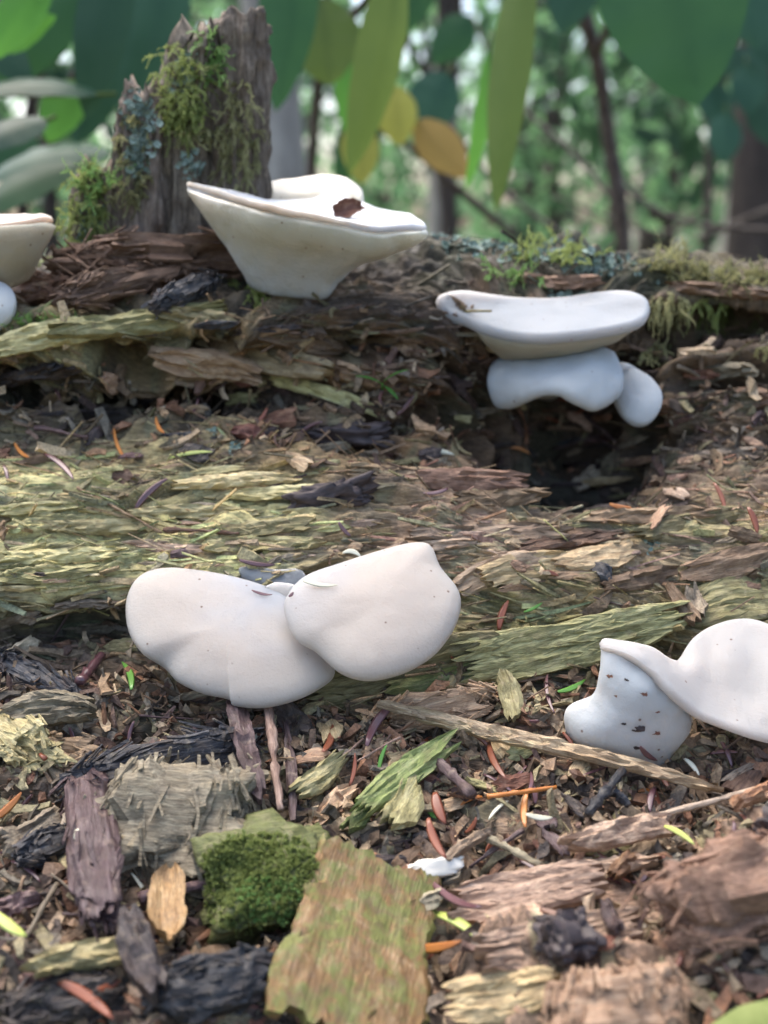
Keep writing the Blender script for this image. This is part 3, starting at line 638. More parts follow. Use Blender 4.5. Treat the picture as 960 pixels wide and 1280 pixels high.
def chunk_geo(L, W, H, seed, nu=28, nv=18, rough=0.22, grain=(2.0, 9.0), square=0.42, fray=0, fdir=0):
    """a broken block: rounded box with torn fibrous faces, fibres along x"""
    a = np.linspace(-math.pi/2, math.pi/2, nv)[:, None]; t = np.linspace(0, 2*math.pi, nu, endpoint=False)[None, :]
    sg = lambda c, e: np.sign(c) * np.abs(c) ** e
    e = 1 - square
    x = sg(np.sin(a), e) + 0 * t; y = sg(np.cos(a), e) * sg(np.cos(t), e); z = sg(np.cos(a), e) * sg(np.sin(t), e)
    S = np.stack([x, y, z], -1)
    n1 = fbm(np.stack([x * grain[0], y * grain[1], z * grain[1]], -1) + seed * 3.7, seed, 3); n2 = fbm(S * 2.2 + seed, seed + 5, 2)
    n3 = fbm(S * 1.1 + seed * 2.3, seed + 9, 2); n4 = noise(S * 6 + seed, seed + 13)
    S = S * (1 + rough * (0.6 * n1 + 0.8 * n2 + 0.9 * n3 + 0.25 * n4))[..., None]
    V = (S * np.array([L/2, W/2, H/2])).reshape(-1, 3)
    F = grid_faces(nv, nu, wrap=True)
    if fray:
        r = np.random.default_rng(seed); k = r.integers(nu * 2, len(V) - nu * 2, fray); O = V[k]; Nn = O / np.array([L, W, H]); Nn /= np.linalg.norm(Nn, axis=1, keepdims=True)
        A = np.zeros((fray, 3)); A[:, fdir] = 1; A = A + 0.22 * r.normal(size=A.shape); A -= Nn * (A * Nn).sum(1)[:, None] * 0.8; A /= np.linalg.norm(A, axis=1, keepdims=True)
        ll = r.uniform(0.12, 0.42, fray) * (L, W, H)[fdir]; ww = r.uniform(0.0004, 0.0013, fray)
        v2, f2, _ = bars(O, A, Nn, ll, ww, ww * 0.6, np.zeros((fray, 3)), r=r)
        F = np.concatenate([F, f2 + len(V)]); V = np.concatenate([V, v2])
    return V, F
def needle_geo(L, W, seed, bend=0.06, n=9, fold=0.0):
    r = np.random.default_rng(seed); u = np.linspace(0, 1, n)
    w = W / 2 * 0.86 * np.clip(np.sin(math.pi * (0.08 + 0.90 * u)) ** 0.6, 0.05, 1)
    x = (u - 0.5) * L; y0 = bend * L * (2*u - 1) ** 2 * r.choice([-1, 1]); z0 = 0.04 * L * np.sin(u * 3 + r.uniform(0, 3))
    sec = np.array([(-1, 0), (-0.5, 0.20), (0, 0.07), (0.5, 0.20), (1, 0), (0, -0.22)])
    V = np.stack([np.broadcast_to(x[:, None], (n, 6)), y0[:, None] + w[:, None] * sec[:, 0], z0[:, None] + w[:, None] * sec[:, 1] * 1.1], -1).reshape(-1, 3)
    return V, [tuple(f) for f in grid_faces(n, 6, wrap=True)] + [tuple(range(6)), tuple(range(len(V)-6, len(V)))[::-1]]
def stick_geo(L, W, seed, wob=0.10, n=14, m=7, knots=0.25, taper=0.3):
    r = np.random.default_rng(seed); u = np.linspace(0, 1, n)
    y = wob * L * 0.3 * np.cumsum(r.normal(size=n)) / n; z = wob * L * 0.3 * np.cumsum(r.normal(size=n)) / n
    y -= np.linspace(y[0], y[-1], n); z -= np.linspace(z[0], z[-1], n)
    rad = W / 2 * (1 - taper * u) * (1 + knots * r.normal(size=n) * 0.5).clip(0.6, 1.6)
    V, F = tube(np.stack([(u - 0.5) * L, y, z], -1), rad, m)
    return V + 0.06 * W * r.normal(size=V.shape), F

def seat(x0, y0, x1, y1, T=0.001, face=0.45, which=('log',), lift=0.0, bury=0.6):
    """matrix, length and metres-per-pixel of a piece lying between two photo points on the wood"""
    l0, _ = hit(x0, y0, which); l1, _ = hit(x1, y1, which); mx, my = (x0+x1)/2, (y0+y1)/2
    lm, nm = hit(mx, my, which)
    if l0 is None or l1 is None or lm is None: return None
    n = smooth_normal(mx, my, max(8, 0.25 * math.hypot(x1-x0, y1-y0)), which)
    toc = (CAM - lm).normalized(); n = (n * (1 - face) + toc * face).normalized()
    ax = l1 - l0
    pl = (math.hypot(x1-x0, y1-y0)) * (lm - CAM).length / FPX
    lim = 1.9 * pl
    if ax.length > lim:                                     # ends on different levels of the wood: lie in the plane at its middle
        d0 = ray(x0, y0); d1 = ray(x1, y1)
        a = CAM + d0 * ((lm - CAM).dot(n) / d0.dot(n)); b = CAM + d1 * ((lm - CAM).dot(n) / d1.dot(n))
        if (b - a).length < 2.5 * pl: l0, l1 = a, b; ax = b - a
        else: ax = (ax.normalized() * pl); l0, l1 = lm - ax/2, lm + ax/2
    X = ax.normalized(); Z = (n - X * n.dot(X)).normalized(); Yv = Z.cross(X)
    mxs = []
    for k in (0.12, 0.3, 0.5, 0.7, 0.88):
        l, _ = hit(x0 + (x1-x0)*k, y0 + (y1-y0)*k, which)
        if l is not None: mxs.append((l - (l0 + ax * k)).dot(Z))
    up = max(0.0, max(mxs)) * bury if mxs else 0
    up = min(up, 0.006)
    c = (l0 + l1) / 2 + Z * (up + T * 0.45 + lift)
    m = Matrix((X, Yv, Z)).transposed().to_4x4(); m.translation = c
    return m, ax.length, (lm - CAM).length / FPX
def put(name, me, mat, mtx, label, cat, group=None, parent=None, scale=None):
    o = bpy.data.objects.new(name, me); COL.objects.link(o)
    if parent is not None:
        o.parent = parent; mtx = Matrix.Translation(-root_loc(parent)) @ mtx
    o.matrix_basis = mtx @ Matrix.Diagonal((*(scale or (1, 1, 1)), 1))
    if mat is not None:
        if not me.materials: me.materials.append(mat)
        if me.materials[0] is not mat:
            o.material_slots[0].link = 'OBJECT'; o.material_slots[0].material = mat
    if label: tag(o, label, cat, group)
    return o
SEED = [100]; FEAT_BVH = []
def feature(kind, name, mat, x0, y0, x1, y1, w, t, label, cat, parent=None, group=None, which=('log',), face=0.45, lift=0.0, roll=0.0, smooth=None, **kw):
    SEED[0] += 1; s = SEED[0]; T = t * 0.001
    r = seat(x0, y0, x1, y1, T, face, which, lift)
    if r is None: return None
    m, L, mp = r; W = w * mp
    if roll: m = m @ Matrix.Rotation(R(roll), 4, 'X')
    V, F = {'chip': lambda: chip_geo(L, W, T, s, **kw), 'chunk': lambda: chunk_geo(L, W, T, s, **kw),
            'needle': lambda: needle_geo(L, W, s, **kw), 'stick': lambda: stick_geo(L, W, s, **kw)}[kind]()
    if kind == 'chunk' and which == ('log',): FEAT_BVH.append((np.array([m @ Vector(v) for v in V]), F, name))
    me = mesh_from(V, F, name, smooth=('sharp' if kind == 'chip' else True) if smooth is None else ('sharp' if smooth is False else smooth))
    return put(name, me, M[mat], m, label, cat, group, parent)

# ------------------------------------------------------------------ torn wood on the log: slabs and splinters (parts of the log)
SLABS = [  # mat, x0, y0, x1, y1, width, thickness mm, extra
    ('olive', 372, 872, 640, 815, 64, 3.2, {}), ('olive', 560, 838, 862, 772, 62, 3.4, {}), ('olive', 850, 765, 985, 742, 52, 3.0, {}),
    ('green_wood', 480, 872, 600, 842, 26, 2.0, {}),
    ('yellow_fibre', -20, 436, 140, 408, 30, 3.0, {}), ('olive', 60, 428, 285, 392, 26, 3.2, {'curl': 0.03}), ('tan', 185, 432, 330, 458, 34, 3.0, {}), ('tan', 250, 440, 425, 482, 30, 2.8, {'curl': -0.02}),
    ('yellow_fibre', 330, 468, 480, 512, 16, 1.8, {}), ('olive', 190, 392, 300, 402, 20, 2.2, {}), ('tan', 205, 475, 300, 470, 16, 2.0, {}),
    ('dark', 0, 470, 110, 452, 20, 2.5, {}), ('black', 20, 466, 85, 448, 14, 2.0, {}), ('brown', 300, 415, 420, 436, 22, 2.5, {}),
    ('pink', 560, 735, 682, 690, 30, 2.2, {}), ('tan', 590, 720, 745, 696, 40, 2.2, {}), ('pink', 500, 672, 715, 668, 22, 2.0, {}), ('tan', 690, 712, 800, 690, 26, 2.0, {}),
    ('olive', 780, 672, 935, 640, 24, 2.0, {}), ('tan', 720, 650, 900, 642, 18, 2.0, {}), ('pink', 470, 690, 600, 676, 14, 1.6, {}), ('brown', 640, 690, 780, 668, 18, 1.8, {}), ('tan', 845, 720, 975, 692, 30, 2.2, {}), ('brown', 740, 735, 850, 715, 20, 2, {}),
    ('brown', 500, 600, 660, 606, 26, 2.4, {}), ('tan', 420, 588, 560, 592, 22, 2.0, {}), ('brown', 560, 628, 690, 622, 18, 2.0, {}),
    ('grey', -10, 778, 60, 766, 16, 2.0, {}), ('grey', 60, 756, 155, 752, 10, 1.6, {}), ('grey', 95, 792, 150, 784, 12, 1.4, {}), ('olive', 130, 812, 190, 806, 14, 1.6, {}),
    ('yellow_fibre', -10, 700, 170, 690, 18, 1.8, {}), ('yellow_fibre', 40, 662, 240, 656, 16, 1.6, {}), ('yellow_fibre', 150, 640, 330, 640, 16, 1.6, {}), ('olive', 240, 672, 400, 654, 18, 1.6, {}), ('yellow_fibre', -20, 640, 110, 632, 14, 1.5, {}),
    ('olive', 250, 688, 410, 680, 20, 1.8, {}), ('yellow_fibre', 200, 605, 380, 598, 18, 1.8, {}), ('yellow_fibre', 280, 622, 420, 612, 14, 1.5, {}), ('yellow_fibre', -10, 728, 130, 716, 16, 1.8, {}), ('pink', 160, 682, 260, 690, 12, 1.2, {}),
    ('grey', 790, 470, 960, 448, 18, 2.4, {}), ('brown', 810, 505, 965, 490, 22, 2.4, {}), ('brown', 830, 545, 965, 530, 20, 2.2, {}), ('grey', 840, 575, 960, 566, 14, 1.8, {}), ('red', 850, 470, 925, 460, 14, 2.0, {}),
    ('brown', 820, 362, 970, 372, 16, 3.0, {}), ('brown', 640, 352, 760, 356, 16, 2.6, {}),
    ('red', 95, 318, 270, 300, 34, 4.0, {}), ('red', 120, 292, 200, 286, 22, 3.0, {}), ('brown', 190, 345, 290, 330, 30, 4.0, {}),
    ('pink', 560, 1150, 760, 1120, 60, 3.0, {}), ('pink', 590, 1215, 800, 1175, 60, 3.0, {}), ('tan', 570, 1262, 720, 1238, 50, 3.0, {}), ('pink', 640, 1108, 830, 1078, 22, 2.4, {}),
]
for (mt, x0, y0, x1, y1, w, t, kw) in SLABS:
    L_ = math.hypot(x1-x0, y1-y0)
    feature('chip', 'wood_slab', mt, x0, y0, x1, y1, w * 1.1, t, None, None, parent=log, face=0.25, nu=int(max(12, L_ / 7)), nv=int(max(5, w / 3.5)), jag=0.14, fib=0.9, **kw)

PN = normals_of(P1); DU = np.gradient(P1, axis=1); DU /= np.linalg.norm(DU, axis=-1, keepdims=True)
IN_U = np.where((PXS > -420) & (PXS < 1380))[0]; WU = np.gradient(PXS)[IN_U]; WU = WU / WU.sum()
def pick(n, py0, py1, weight=None, r=rng):
    r = r or rng
    rows = np.where((PYV < py1) & (PYV > py0))[0]; rows = rows[(rows > 3 * 46) & (rows < NV - 3 * 46)]
    i = r.choice(rows, n * 3); j = r.choice(IN_U, n * 3, p=WU)
    if weight is not None:
        k = r.uniform(size=n * 3) < weight(PXG[i, j], PYG[i, j]); i, j = i[k], j[k]
    return i[:n], j[:n]
def splinters():
    n = 8000
    i, j = pick(n, 330, 905, lambda x, y: np.where(y < 400, 0.25, np.where((y > 560) & (y < 860), 1.0, 0.7)))
    n = len(i); A = DU[i, j] + 0.07 * rng.normal(size=(n, 3)); A /= np.linalg.norm(A, axis=1, keepdims=True); Nn = PN[i, j]
    L = rng.gamma(2.2, 0.0042, n).clip(0.002, 0.03); W = rng.gamma(2, 0.00030, n).clip(0.0002, 0.0016); T = W * rng.uniform(0.35, 0.8, n)
    A = A + Nn * (0.045 * rng.normal(size=(n, 1))); A /= np.linalg.norm(A, axis=1, keepdims=True)
    C = LC[i, j] * rng.uniform(0.6, 1.3, (n, 1)) * (1 + 0.08 * rng.normal(size=(n, 3)))
    O = P1[i, j] + Nn * (T * 0.3)[:, None]
    V, F, Cc = bars(O, A, Nn, L, W, T, C.clip(0.01, 0.7))
    o = part('splinter_fibres', V, F, M['crumb'], log, smooth=False, cols=Cc); tag(o, kind='stuff')
splinters()
# the splinters that show singly: 200 separate pieces lying along the grain
SPL = [mesh_from(*chip_geo(0.02, 0.0030, 0.0009, 900 + k, nu=7, nv=3, jag=0.2, taper=0.6), 'splinter', smooth=False) for k in range(9)]
def single_splinters():
    n = 0
    for k in range(600):
        px, py = random.uniform(-10, 970), random.choice([random.uniform(575, 880), random.uniform(575, 880), random.uniform(400, 575)])
        if n >= 210: break
        L = random.uniform(22, 80); a = R(random.gauss(-4, 5)); dx, dy = L * math.cos(a) / 2, L * math.sin(a) / 2
        r = seat(px - dx, py - dy, px + dx, py + dy, 0.0007, 0.2)
        if r is None: continue
        m, ln, mp = r
        if py < 575: mt = random.choice(['brown', 'dark', 'tan', 'brown', 'black', 'grey'])
        elif px < 420 and py < 760: mt = random.choice(['yellow_fibre', 'olive', 'yellow_fibre', 'tan', 'grey'])
        elif px < 300: mt = random.choice(['grey', 'brown', 'dark', 'olive'])
        else: mt = random.choice(['tan', 'pink', 'olive', 'brown', 'tan', 'grey'])
        s = ln / 0.02
        put('splinter', SPL[k % 9], M[mt], m @ Matrix.Rotation(R(random.gauss(0, 14)), 4, 'X') @ Matrix.Rotation(R(random.gauss(0, 5)), 4, 'Y'), None, None, parent=log, scale=(s, s * random.uniform(0.35, 1.1), s * random.uniform(0.5, 1.2)))
        n += 1
single_splinters()

# ------------------------------------------------------------------ crumbs of rotten wood (nobody could count them)
def crumbs():
    pal = np.array([(0.20,0.13,0.08), (0.33,0.22,0.13), (0.10,0.065,0.045), (0.05,0.04,0.036), (0.24,0.115,0.065), (0.27,0.235,0.13), (0.42,0.32,0.21), (0.17,0.15,0.12), (0.09,0.05,0.045)])
    wgt = lambda x, y: np.where((y > 1100) & (x > 540) & (x < 850), 0.28, 1.0) * np.where(y > 880, 1.0, np.where((y < 580) & (y > 440), 0.38, np.where(y > 820, 0.5, 0.03)))
    n = 14000; i, j = pick(n, 380, 1330, wgt); n = len(i)
    Nn = PN[i, j]; A = rng.normal(size=(n, 3)); A = A - Nn * (A * Nn).sum(1)[:, None] * 0.75; A /= np.linalg.norm(A, axis=1, keepdims=True)
    Nr = Nn + 0.5 * rng.normal(size=(n, 3)); Nr -= A * (Nr * A).sum(1)[:, None]; Nr /= np.linalg.norm(Nr, axis=1, keepdims=True)
    L = rng.gamma(2.2, 0.0019, n).clip(0.0010, 0.014); W = (L * rng.uniform(0.08, 0.42, n)).clip(0.0003, 0.0028); T = W * rng.uniform(0.3, 0.8, n)
    C = pal[rng.integers(0, len(pal), n)] * 0.75 + LC[i, j] * 0.25; C = C * rng.uniform(0.6, 1.4, (n, 1))
    V, F, Cc = bars(P1[i, j] + Nn * (T * 0.6 + 0.0004)[:, None], A, Nr, L, W, T, C.clip(0.008, 0.7), bend=0.35, jit=0.5)
    c0 = np.array((0, 0.27, 0.3)); o = obj('wood_crumbs', mesh_from(V - c0, F, cols=Cc, smooth=False), M['crumb']); o.location = Vector(c0)
    tag(o, 'loose brown crumbs of rotten wood strewn over the log', 'wood crumbs', kind='stuff')
crumbs()

# ------------------------------------------------------------------ single pieces one can name
W_ = 'wood chip'
feature('chip', 'split_stick', 'stick', 482, 892, 905, 1000, 17, 2.4, 'long tan split stick with a lengthwise crack lying below the white saddle fungus', 'stick', nu=44, nv=5, jag=0.05, lift=0.007)
feature('chip', 'split_stick', 'stick', 520, 912, 850, 992, 13, 2.6, 'pinkish strip of split wood lying under the long cracked stick', 'stick', nu=34, nv=4, jag=0.05, lift=0.005)
feature('chip', 'wood_flake', 'olive_orange', 405, 1320, 466, 1085, 170, 4.0, 'broad flat wood flake stained olive green and orange, beside the mossy lump', W_, nu=30, nv=22, jag=0.07, lift=0.006, taper=0.06, fib=0.18, face=0.3, bend=0.0)
feature('chunk', 'wood_chunk', 'grey', 150, 1045, 318, 1052, 130, 14, 'grey green broken wood block with torn upright fibres below the large pair', 'wood chunk', nu=60, nv=44, rough=0.3, grain=(7, 2.2), face=0.3, fray=330, fdir=1, smooth=False)
feature('chunk', 'mossy_chunk', 'green_wood', 258, 1122, 408, 1100, 130, 18, 'rounded lump of wood covered in bright green moss', 'wood chunk', nu=48, nv=32, rough=0.2, face=0.3)
feature('chunk', 'bark_chunk', 'purple', 112, 1005, 128, 1188, 56, 9, 'upright dark purplish brown bark chunk with a pale sliver on it', 'bark', nu=40, nv=36, rough=0.16, grain=(3, 8), face=0.3, fray=30, smooth=False, lift=0.004)
feature('chip', 'bark_strip', 'purple', 292, 888, 328, 1050, 28, 2.6, 'straight dark bark strip standing below the left cap of the large pair', 'bark', nu=20, nv=4, lift=0.008, face=0.6)
feature('stick', 'bare_twig', 'twig', 328, 884, 354, 1056, 13, 2, 'thin pale knobbly twig standing beside the dark bark strip', 'twig', n=22, knots=0.5, wob=0.2, lift=0.009, face=0.6)
feature('chip', 'wood_chip', 'purple', 362, 920, 372, 1050, 12, 1.6, 'narrow dark bark sliver beside the knobbly twig', 'bark', lift=0.003)
feature('chunk', 'charred_wood', 'black', 110, 985, 305, 935, 62, 8, 'blackened streaky wood piece below the left cap of the large pair', 'wood chunk', nu=40, nv=40, rough=0.22, grain=(2, 12), face=0.3, fray=130, smooth=False)
feature('chunk', 'charred_wood', 'black', 10, 835, 100, 880, 26, 4, 'small bluish black wood piece above the layered grey flake', 'wood chunk', rough=0.25, fray=130, smooth=False)
feature('chip', 'wood_flake', 'grey', 22, 905, 138, 888, 46, 4.5, 'layered grey brown wood flake with pale edges under a dark twig end', W_, nu=24, nv=10, fib=1.0, lift=0.003)
feature('chip', 'wood_flake', 'straw', 30, 918, 135, 900, 22, 2.0, 'pale lower layer of wood jutting from under the layered grey flake', W_, nu=18, nv=5, fib=0.8)
feature('stick', 'twig_end', 'n_purple', 100, 872, 128, 838, 12, 3, 'short shiny dark purple twig end above the layered grey flake', 'twig', knots=0.2, lift=0.003, taper=0.1)
feature('chip', 'wood_chip', 'straw', -5, 838, 38, 815, 20, 2.5, 'pale torn wood chip beside the bluish black wood piece', W_, lift=0.002)
feature('chunk', 'yellow_fibre_tuft', 'yellow_fibre', 2, 935, 48, 960, 46, 8, 'tuft of pale yellow rotten wood fibres beside a red stalk', 'wood chunk', rough=0.5, grain=(8, 8), nu=36, nv=28, fray=130, smooth=False)
feature('chunk', 'yellow_fibre_tuft', 'tan', 55, 950, 115, 958, 34, 6, 'crumbling tan wood piece between the red stalk and the blackened wood', 'wood chunk', rough=0.45, nu=36, nv=28, grain=(4, 9), fray=130, smooth=False)
feature('stick', 'red_stalk', 'n_red', 28, 920, 70, 970, 7, 1.4, 'curved red brown stalk lying on the yellow fibres', 'stalk', wob=0.5, lift=0.004)
feature('chip', 'wood_chip', 'olive', 12, 1212, 182, 1190, 34, 4, 'long pale olive wood chip below the purplish bark chunk', W_, nu=26, nv=7, lift=0.005, fib=0.8)
feature('chip', 'bud_scale', 'scale', 207, 1222, 208, 1132, 36, 1.6, 'pointed tan bud scale standing beside the mossy lump', 'bud scale', nu=14, nv=6, jag=0.03, taper=0.85, cup=0.25, lift=0.008, face=0.5)
feature('stick', 'purple_stick', 'purple', 165, 1140, 262, 1118, 15, 3, 'shiny purplish stick pointing at the mossy lump', 'twig', lift=0.006, knots=0.2)
feature('chip', 'wood_chip', 'red', 150, 1168, 205, 1150, 18, 2, 'reddish bark chip below the shiny purplish stick', 'bark', lift=0.004)
feature('chip', 'bark_strip', 'dark', 168, 1190, 205, 1290, 36, 4, 'dark bark strip with one pale edge below the pointed bud scale', 'bark', nu=18, nv=6, lift=0.008)
feature('chunk', 'dark_wood', 'black', 205, 1250, 330, 1225, 60, 10, 'dark slab of wet wood beside the broad olive flake', 'wood chunk', nu=40, nv=30, rough=0.22, grain=(2, 8), fray=130, smooth=False)
feature('chunk', 'dark_wood', 'dark', 20, 1265, 150, 1240, 46, 8, 'dark wet wood piece under a red needle', 'wood chunk', nu=40, nv=30, rough=0.25, fray=130, smooth=False)
feature('chip', 'wood_chip', 'purple', -5, 1145, 60, 1130, 22, 3, 'purplish wood chip beside the purplish bark chunk', W_, lift=0.003)
feature('chip', 'wood_chip', 'grey', -10, 1080, 75, 1040, 40, 3, 'pale streaked wood chip beside a grey scaly stalk', W_, nu=18, nv=8, lift=0.002)
feature('chunk', 'charred_wood', 'black', 15, 1085, 80, 1060, 30, 5, 'small black wood piece on the pale streaked chip', 'wood chunk', rough=0.25, fray=130, smooth=False, lift=0.003)
feature('stick', 'scaly_stalk', 'straw', 68, 1062, 80, 1018, 10, 2, 'short grey scaly stalk touching the purplish bark chunk', 'stalk', knots=0.6, lift=0.006)
feature('stick', 'straw', 'straw', -10, 1045, 68, 1052, 5, 1, 'thin tan straw pointing at the scaly stalk', 'straw', wob=0.1, lift=0.004)
feature('chip', 'wood_chip', 'olive', 358, 1010, 438, 950, 32, 2.2, 'frayed yellow olive wood chip nearest the knobbly twig', W_, nu=18, nv=9, jag=0.25, lift=0.004)
feature('chip', 'wood_chip', 'tan', 385, 1040, 442, 990, 20, 2, 'tan chip lying under the frayed yellow olive chip', W_, jag=0.2, lift=0.002)
feature('chip', 'wood_chip', 'green_wood', 420, 1042, 562, 935, 34, 2.4, 'long green frayed wood chip leaning up to the split stick', W_, nu=26, nv=9, jag=0.22, lift=0.006)
feature('chip', 'wood_chip', 'green_wood', 432, 1062, 462, 1024, 24, 1.6, 'small bright green frayed chip below the long green one', W_, jag=0.3, lift=0.004)
feature('chip', 'wood_chip', 'olive', 480, 1062, 520, 998, 42, 2, 'yellow olive leaf shaped chip with streaks beside the long green chip', W_, nu=16, nv=10, jag=0.2, lift=0.004)
feature('chip', 'wood_chip', 'olive', 636, 850, 652, 912, 26, 2, 'upright olive wood chip above the split stick', W_, nu=14, nv=5, lift=0.004, face=0.7)
feature('chunk', 'wood_chunk', 'tan', 495, 900, 600, 880, 40, 6, 'knobbly orange tan wood lump behind the end of the split stick', 'wood chunk', nu=36, nv=26, rough=0.35, fray=130, smooth=False)
feature('stick', 'dark_twig', 'purple', 540, 952, 602, 1014, 15, 3.4, 'thick dark twig with bluish bark crossing an orange stalk', 'twig', lift=0.005, knots=0.2, taper=0.1)
feature('stick', 'orange_stalk', 'n_orange', 598, 1012, 682, 1000, 7, 1.5, 'straight orange stalk touching the thick dark twig', 'stalk', lift=0.006, wob=0.05)
feature('stick', 'straw', 'straw', 800, 1040, 932, 1004, 8, 1.6, 'pale straight straw lying on the litter below the split stick', 'straw', lift=0.007, wob=0.04, knots=0.1, taper=0.15)
feature('chip', 'wood_chip', 'pink', 690, 1075, 838, 1050, 26, 3.2, 'pinkish grey stick of wood below the pale straight straw', W_, nu=24, nv=6, lift=0.005)
feature('stick', 'forked_stick', 'black', 724, 1044, 766, 990, 13, 3, 'blackish forked stick beside two purple needles', 'twig', lift=0.006, knots=0.4)
feature('stick', 'forked_stick', 'black', 764, 992, 785, 1010, 14, 3, 'short black stub beside the blackish forked stick', 'twig', lift=0.005, knots=0.4)
feature('chip', 'wood_chip', 'scale', 898, 1036, 952, 1020, 17, 3, 'bright orange wood chip beyond the end of the pale straw', W_, lift=0.005, taper=0.1, jag=0.06)
feature('stick', 'grey_twig', 'grey', 618, 1056, 692, 1094, 11, 2.2, 'greyish green bent twig beside the white crumbly fungus', 'twig', lift=0.005)
feature('chip', 'wood_chip', 'pink', 540, 1090, 602, 1056, 14, 2.4, 'pale pink wood stick leaning on the white crumbly bit', W_, lift=0.006, jag=0.08)
feature('chunk', 'white_crumb', 'white', 508, 1094, 566, 1084, 22, 4, 'white crumbly fungus bit under an orange red needle', 'fungus crumb', rough=0.22, grain=(4, 4), lift=0.003)
feature('chip', 'grey_flake', 'grey', 492, 1148, 556, 1132, 18, 2, 'pale grey flake with ragged legs beside the broad olive flake', W_, lift=0.005, jag=0.2)
feature('chip', 'wood_chip', 'tan', 690, 1125, 758, 1100, 26, 3, 'light tan wood chip below the pinkish grey stick', W_, lift=0.004, taper=0.7)
feature('chip', 'wood_chip', 'red', 752, 1112, 782, 1082, 18, 2, 'reddish chip beside the light tan chip', W_, lift=0.004)
feature('chunk', 'dark_pellet', 'soil', 672, 1188, 722, 1180, 52, 9, 'dark crumbly pellet lying on the pinkish wood', 'soil pellet', rough=0.28, grain=(5, 5), nu=40, nv=28, smooth=False, lift=0.0)
feature('chip', 'wood_chip', 'purple', 762, 1162, 782, 1200, 20, 2, 'narrow purple wood chip beside the dark crumbly pellet', W_, lift=0.004)
feature('chunk', 'wood_chunk', 'tan', 690, 1275, 838, 1258, 85, 10, 'tan block of wood with fine upright fibres below the dark pellet', 'wood chunk', nu=56, nv=44, rough=0.22, grain=(9, 2.5), fray=260, fdir=1, smooth=False)
feature('chunk', 'bark_chunk', 'brown', 835, 1150, 985, 1120, 110, 16, 'rough brown bark chunk speckled with pale crumbs', 'bark', nu=56, nv=40, rough=0.3, grain=(4, 5), fray=130, smooth=False)
feature('chunk', 'dark_pellet', 'soil', 918, 1072, 985, 1066, 62, 14, 'large black crumbly lump on the rough brown bark chunk', 'soil pellet', rough=0.35, grain=(5, 5), nu=36, nv=26, smooth=False, lift=0.01)
feature('chip', 'bark_strip', 'grey', 700, 760, 712, 712, 1, 1, 'tiny upright wood sliver', 'splinter') if False else None
feature('chip', 'bark_strip', 'brown', 836, 742, 872, 792, 18, 2.2, 'brown bark strip leaning behind the saddle fungus', 'bark', lift=0.003, jag=0.15)
feature('chip', 'bark_strip', 'grey', 858, 738, 880, 785, 22, 2.2, 'grey frayed wood strip leaning beside the brown bark strip', 'bark', lift=0.002, jag=0.3)
feature('chip', 'bark_strip', 'black', 735, 702, 772, 735, 22, 2, 'bluish black splintered wood strip on the tan ridge', 'bark', jag=0.3, lift=0.001)
feature('chunk', 'dark_crust', 'soil', 372, 628, 448, 612, 30, 5, 'black purple crust growing on the pale fibrous ridge', 'crust', rough=0.5, grain=(6, 6), nu=36, nv=26)
feature('chunk', 'dark_crust', 'soil', 395, 545, 480, 545, 26, 5, 'dark purplish crust in the hollow under the funnel fungus', 'crust', rough=0.5, grain=(6, 6), nu=36, nv=26)
feature('chip', 'bark_flake', 'red', 288, 535, 335, 552, 22, 2.4, 'reddish bark flake lying under the tan overhanging splinters', 'bark', lift=0.002)
feature('chip', 'leaf_fragment', 'red', 40, 532, 0, 510, 1, 1, 'x y z w', 'leaf') if False else None
feature('stick', 'curved_root', 'tan', 186, 514, 226, 478, 9, 2, 'curved tan root loop hanging from the torn wood', 'root', wob=0.7, lift=0.006)
feature('stick', 'fine_stalk', 'brown', 100, 612, 205, 668, 5, 1, 'fine dark wavy stalk lying across the yellow green ridge', 'stalk', wob=0.35, n=26, knots=0.5)
feature('stick', 'fine_stalk', 'brown', 205, 664, 300, 668, 6, 1, 'short dark mossy stalk at the end of the fine wavy one', 'stalk', wob=0.3, n=18, knots=0.9)
feature('chunk', 'bark_chunk', 'red', 12, 372, 90, 368, 38, 10, 'red fibrous bark chunk beside the small pale jelly lobe', 'bark', nu=40, nv=32, rough=0.3, grain=(2, 10), fray=130, smooth=False)
feature('chunk', 'bark_chunk', 'brown', 78, 385, 205, 352, 32, 8, 'brown bark ledge with pale specks below the snag', 'bark', nu=46, nv=36, rough=0.3, grain=(3, 8), fray=130, smooth=False)
feature('chunk', 'bark_chunk', 'red', 100, 300, 285, 318, 34, 14, 'reddish crumbling bark ring round the foot of the snag', 'bark', nu=56, nv=40, rough=0.3, grain=(4, 7), fray=130, smooth=False, lift=0.004)
feature('chunk', 'bark_chunk', 'brown', 100, 340, 300, 345, 44, 16, 'brown hollowed bark mass under the reddish bark ring', 'bark', nu=56, nv=40, rough=0.35, grain=(4, 7), fray=130, smooth=False)
feature('chunk', 'dark_wood', 'black', 190, 392, 255, 360, 24, 6, 'wet black wood piece behind the olive ledge', 'wood chunk', nu=36, nv=26, rough=0.3, fray=130, smooth=False)
feature('chip', 'wood_chip', 'tan', 712, 604, 800, 596, 10, 2, 'thin tan sliver at the mouth of the dark hollow', W_, lift=0.003, taper=0.7)
feature('chip', 'wood_chip', 'straw', 715, 620, 745, 596, 18, 2, 'pale wood chip leaning at the lip of the dark hollow', W_, lift=0.002)
feature('chip', 'wood_chip', 'pink', 870, 432, 896, 430, 16, 3, 'pinkish wood chip under the mossy overhang', W_, lift=0.002)

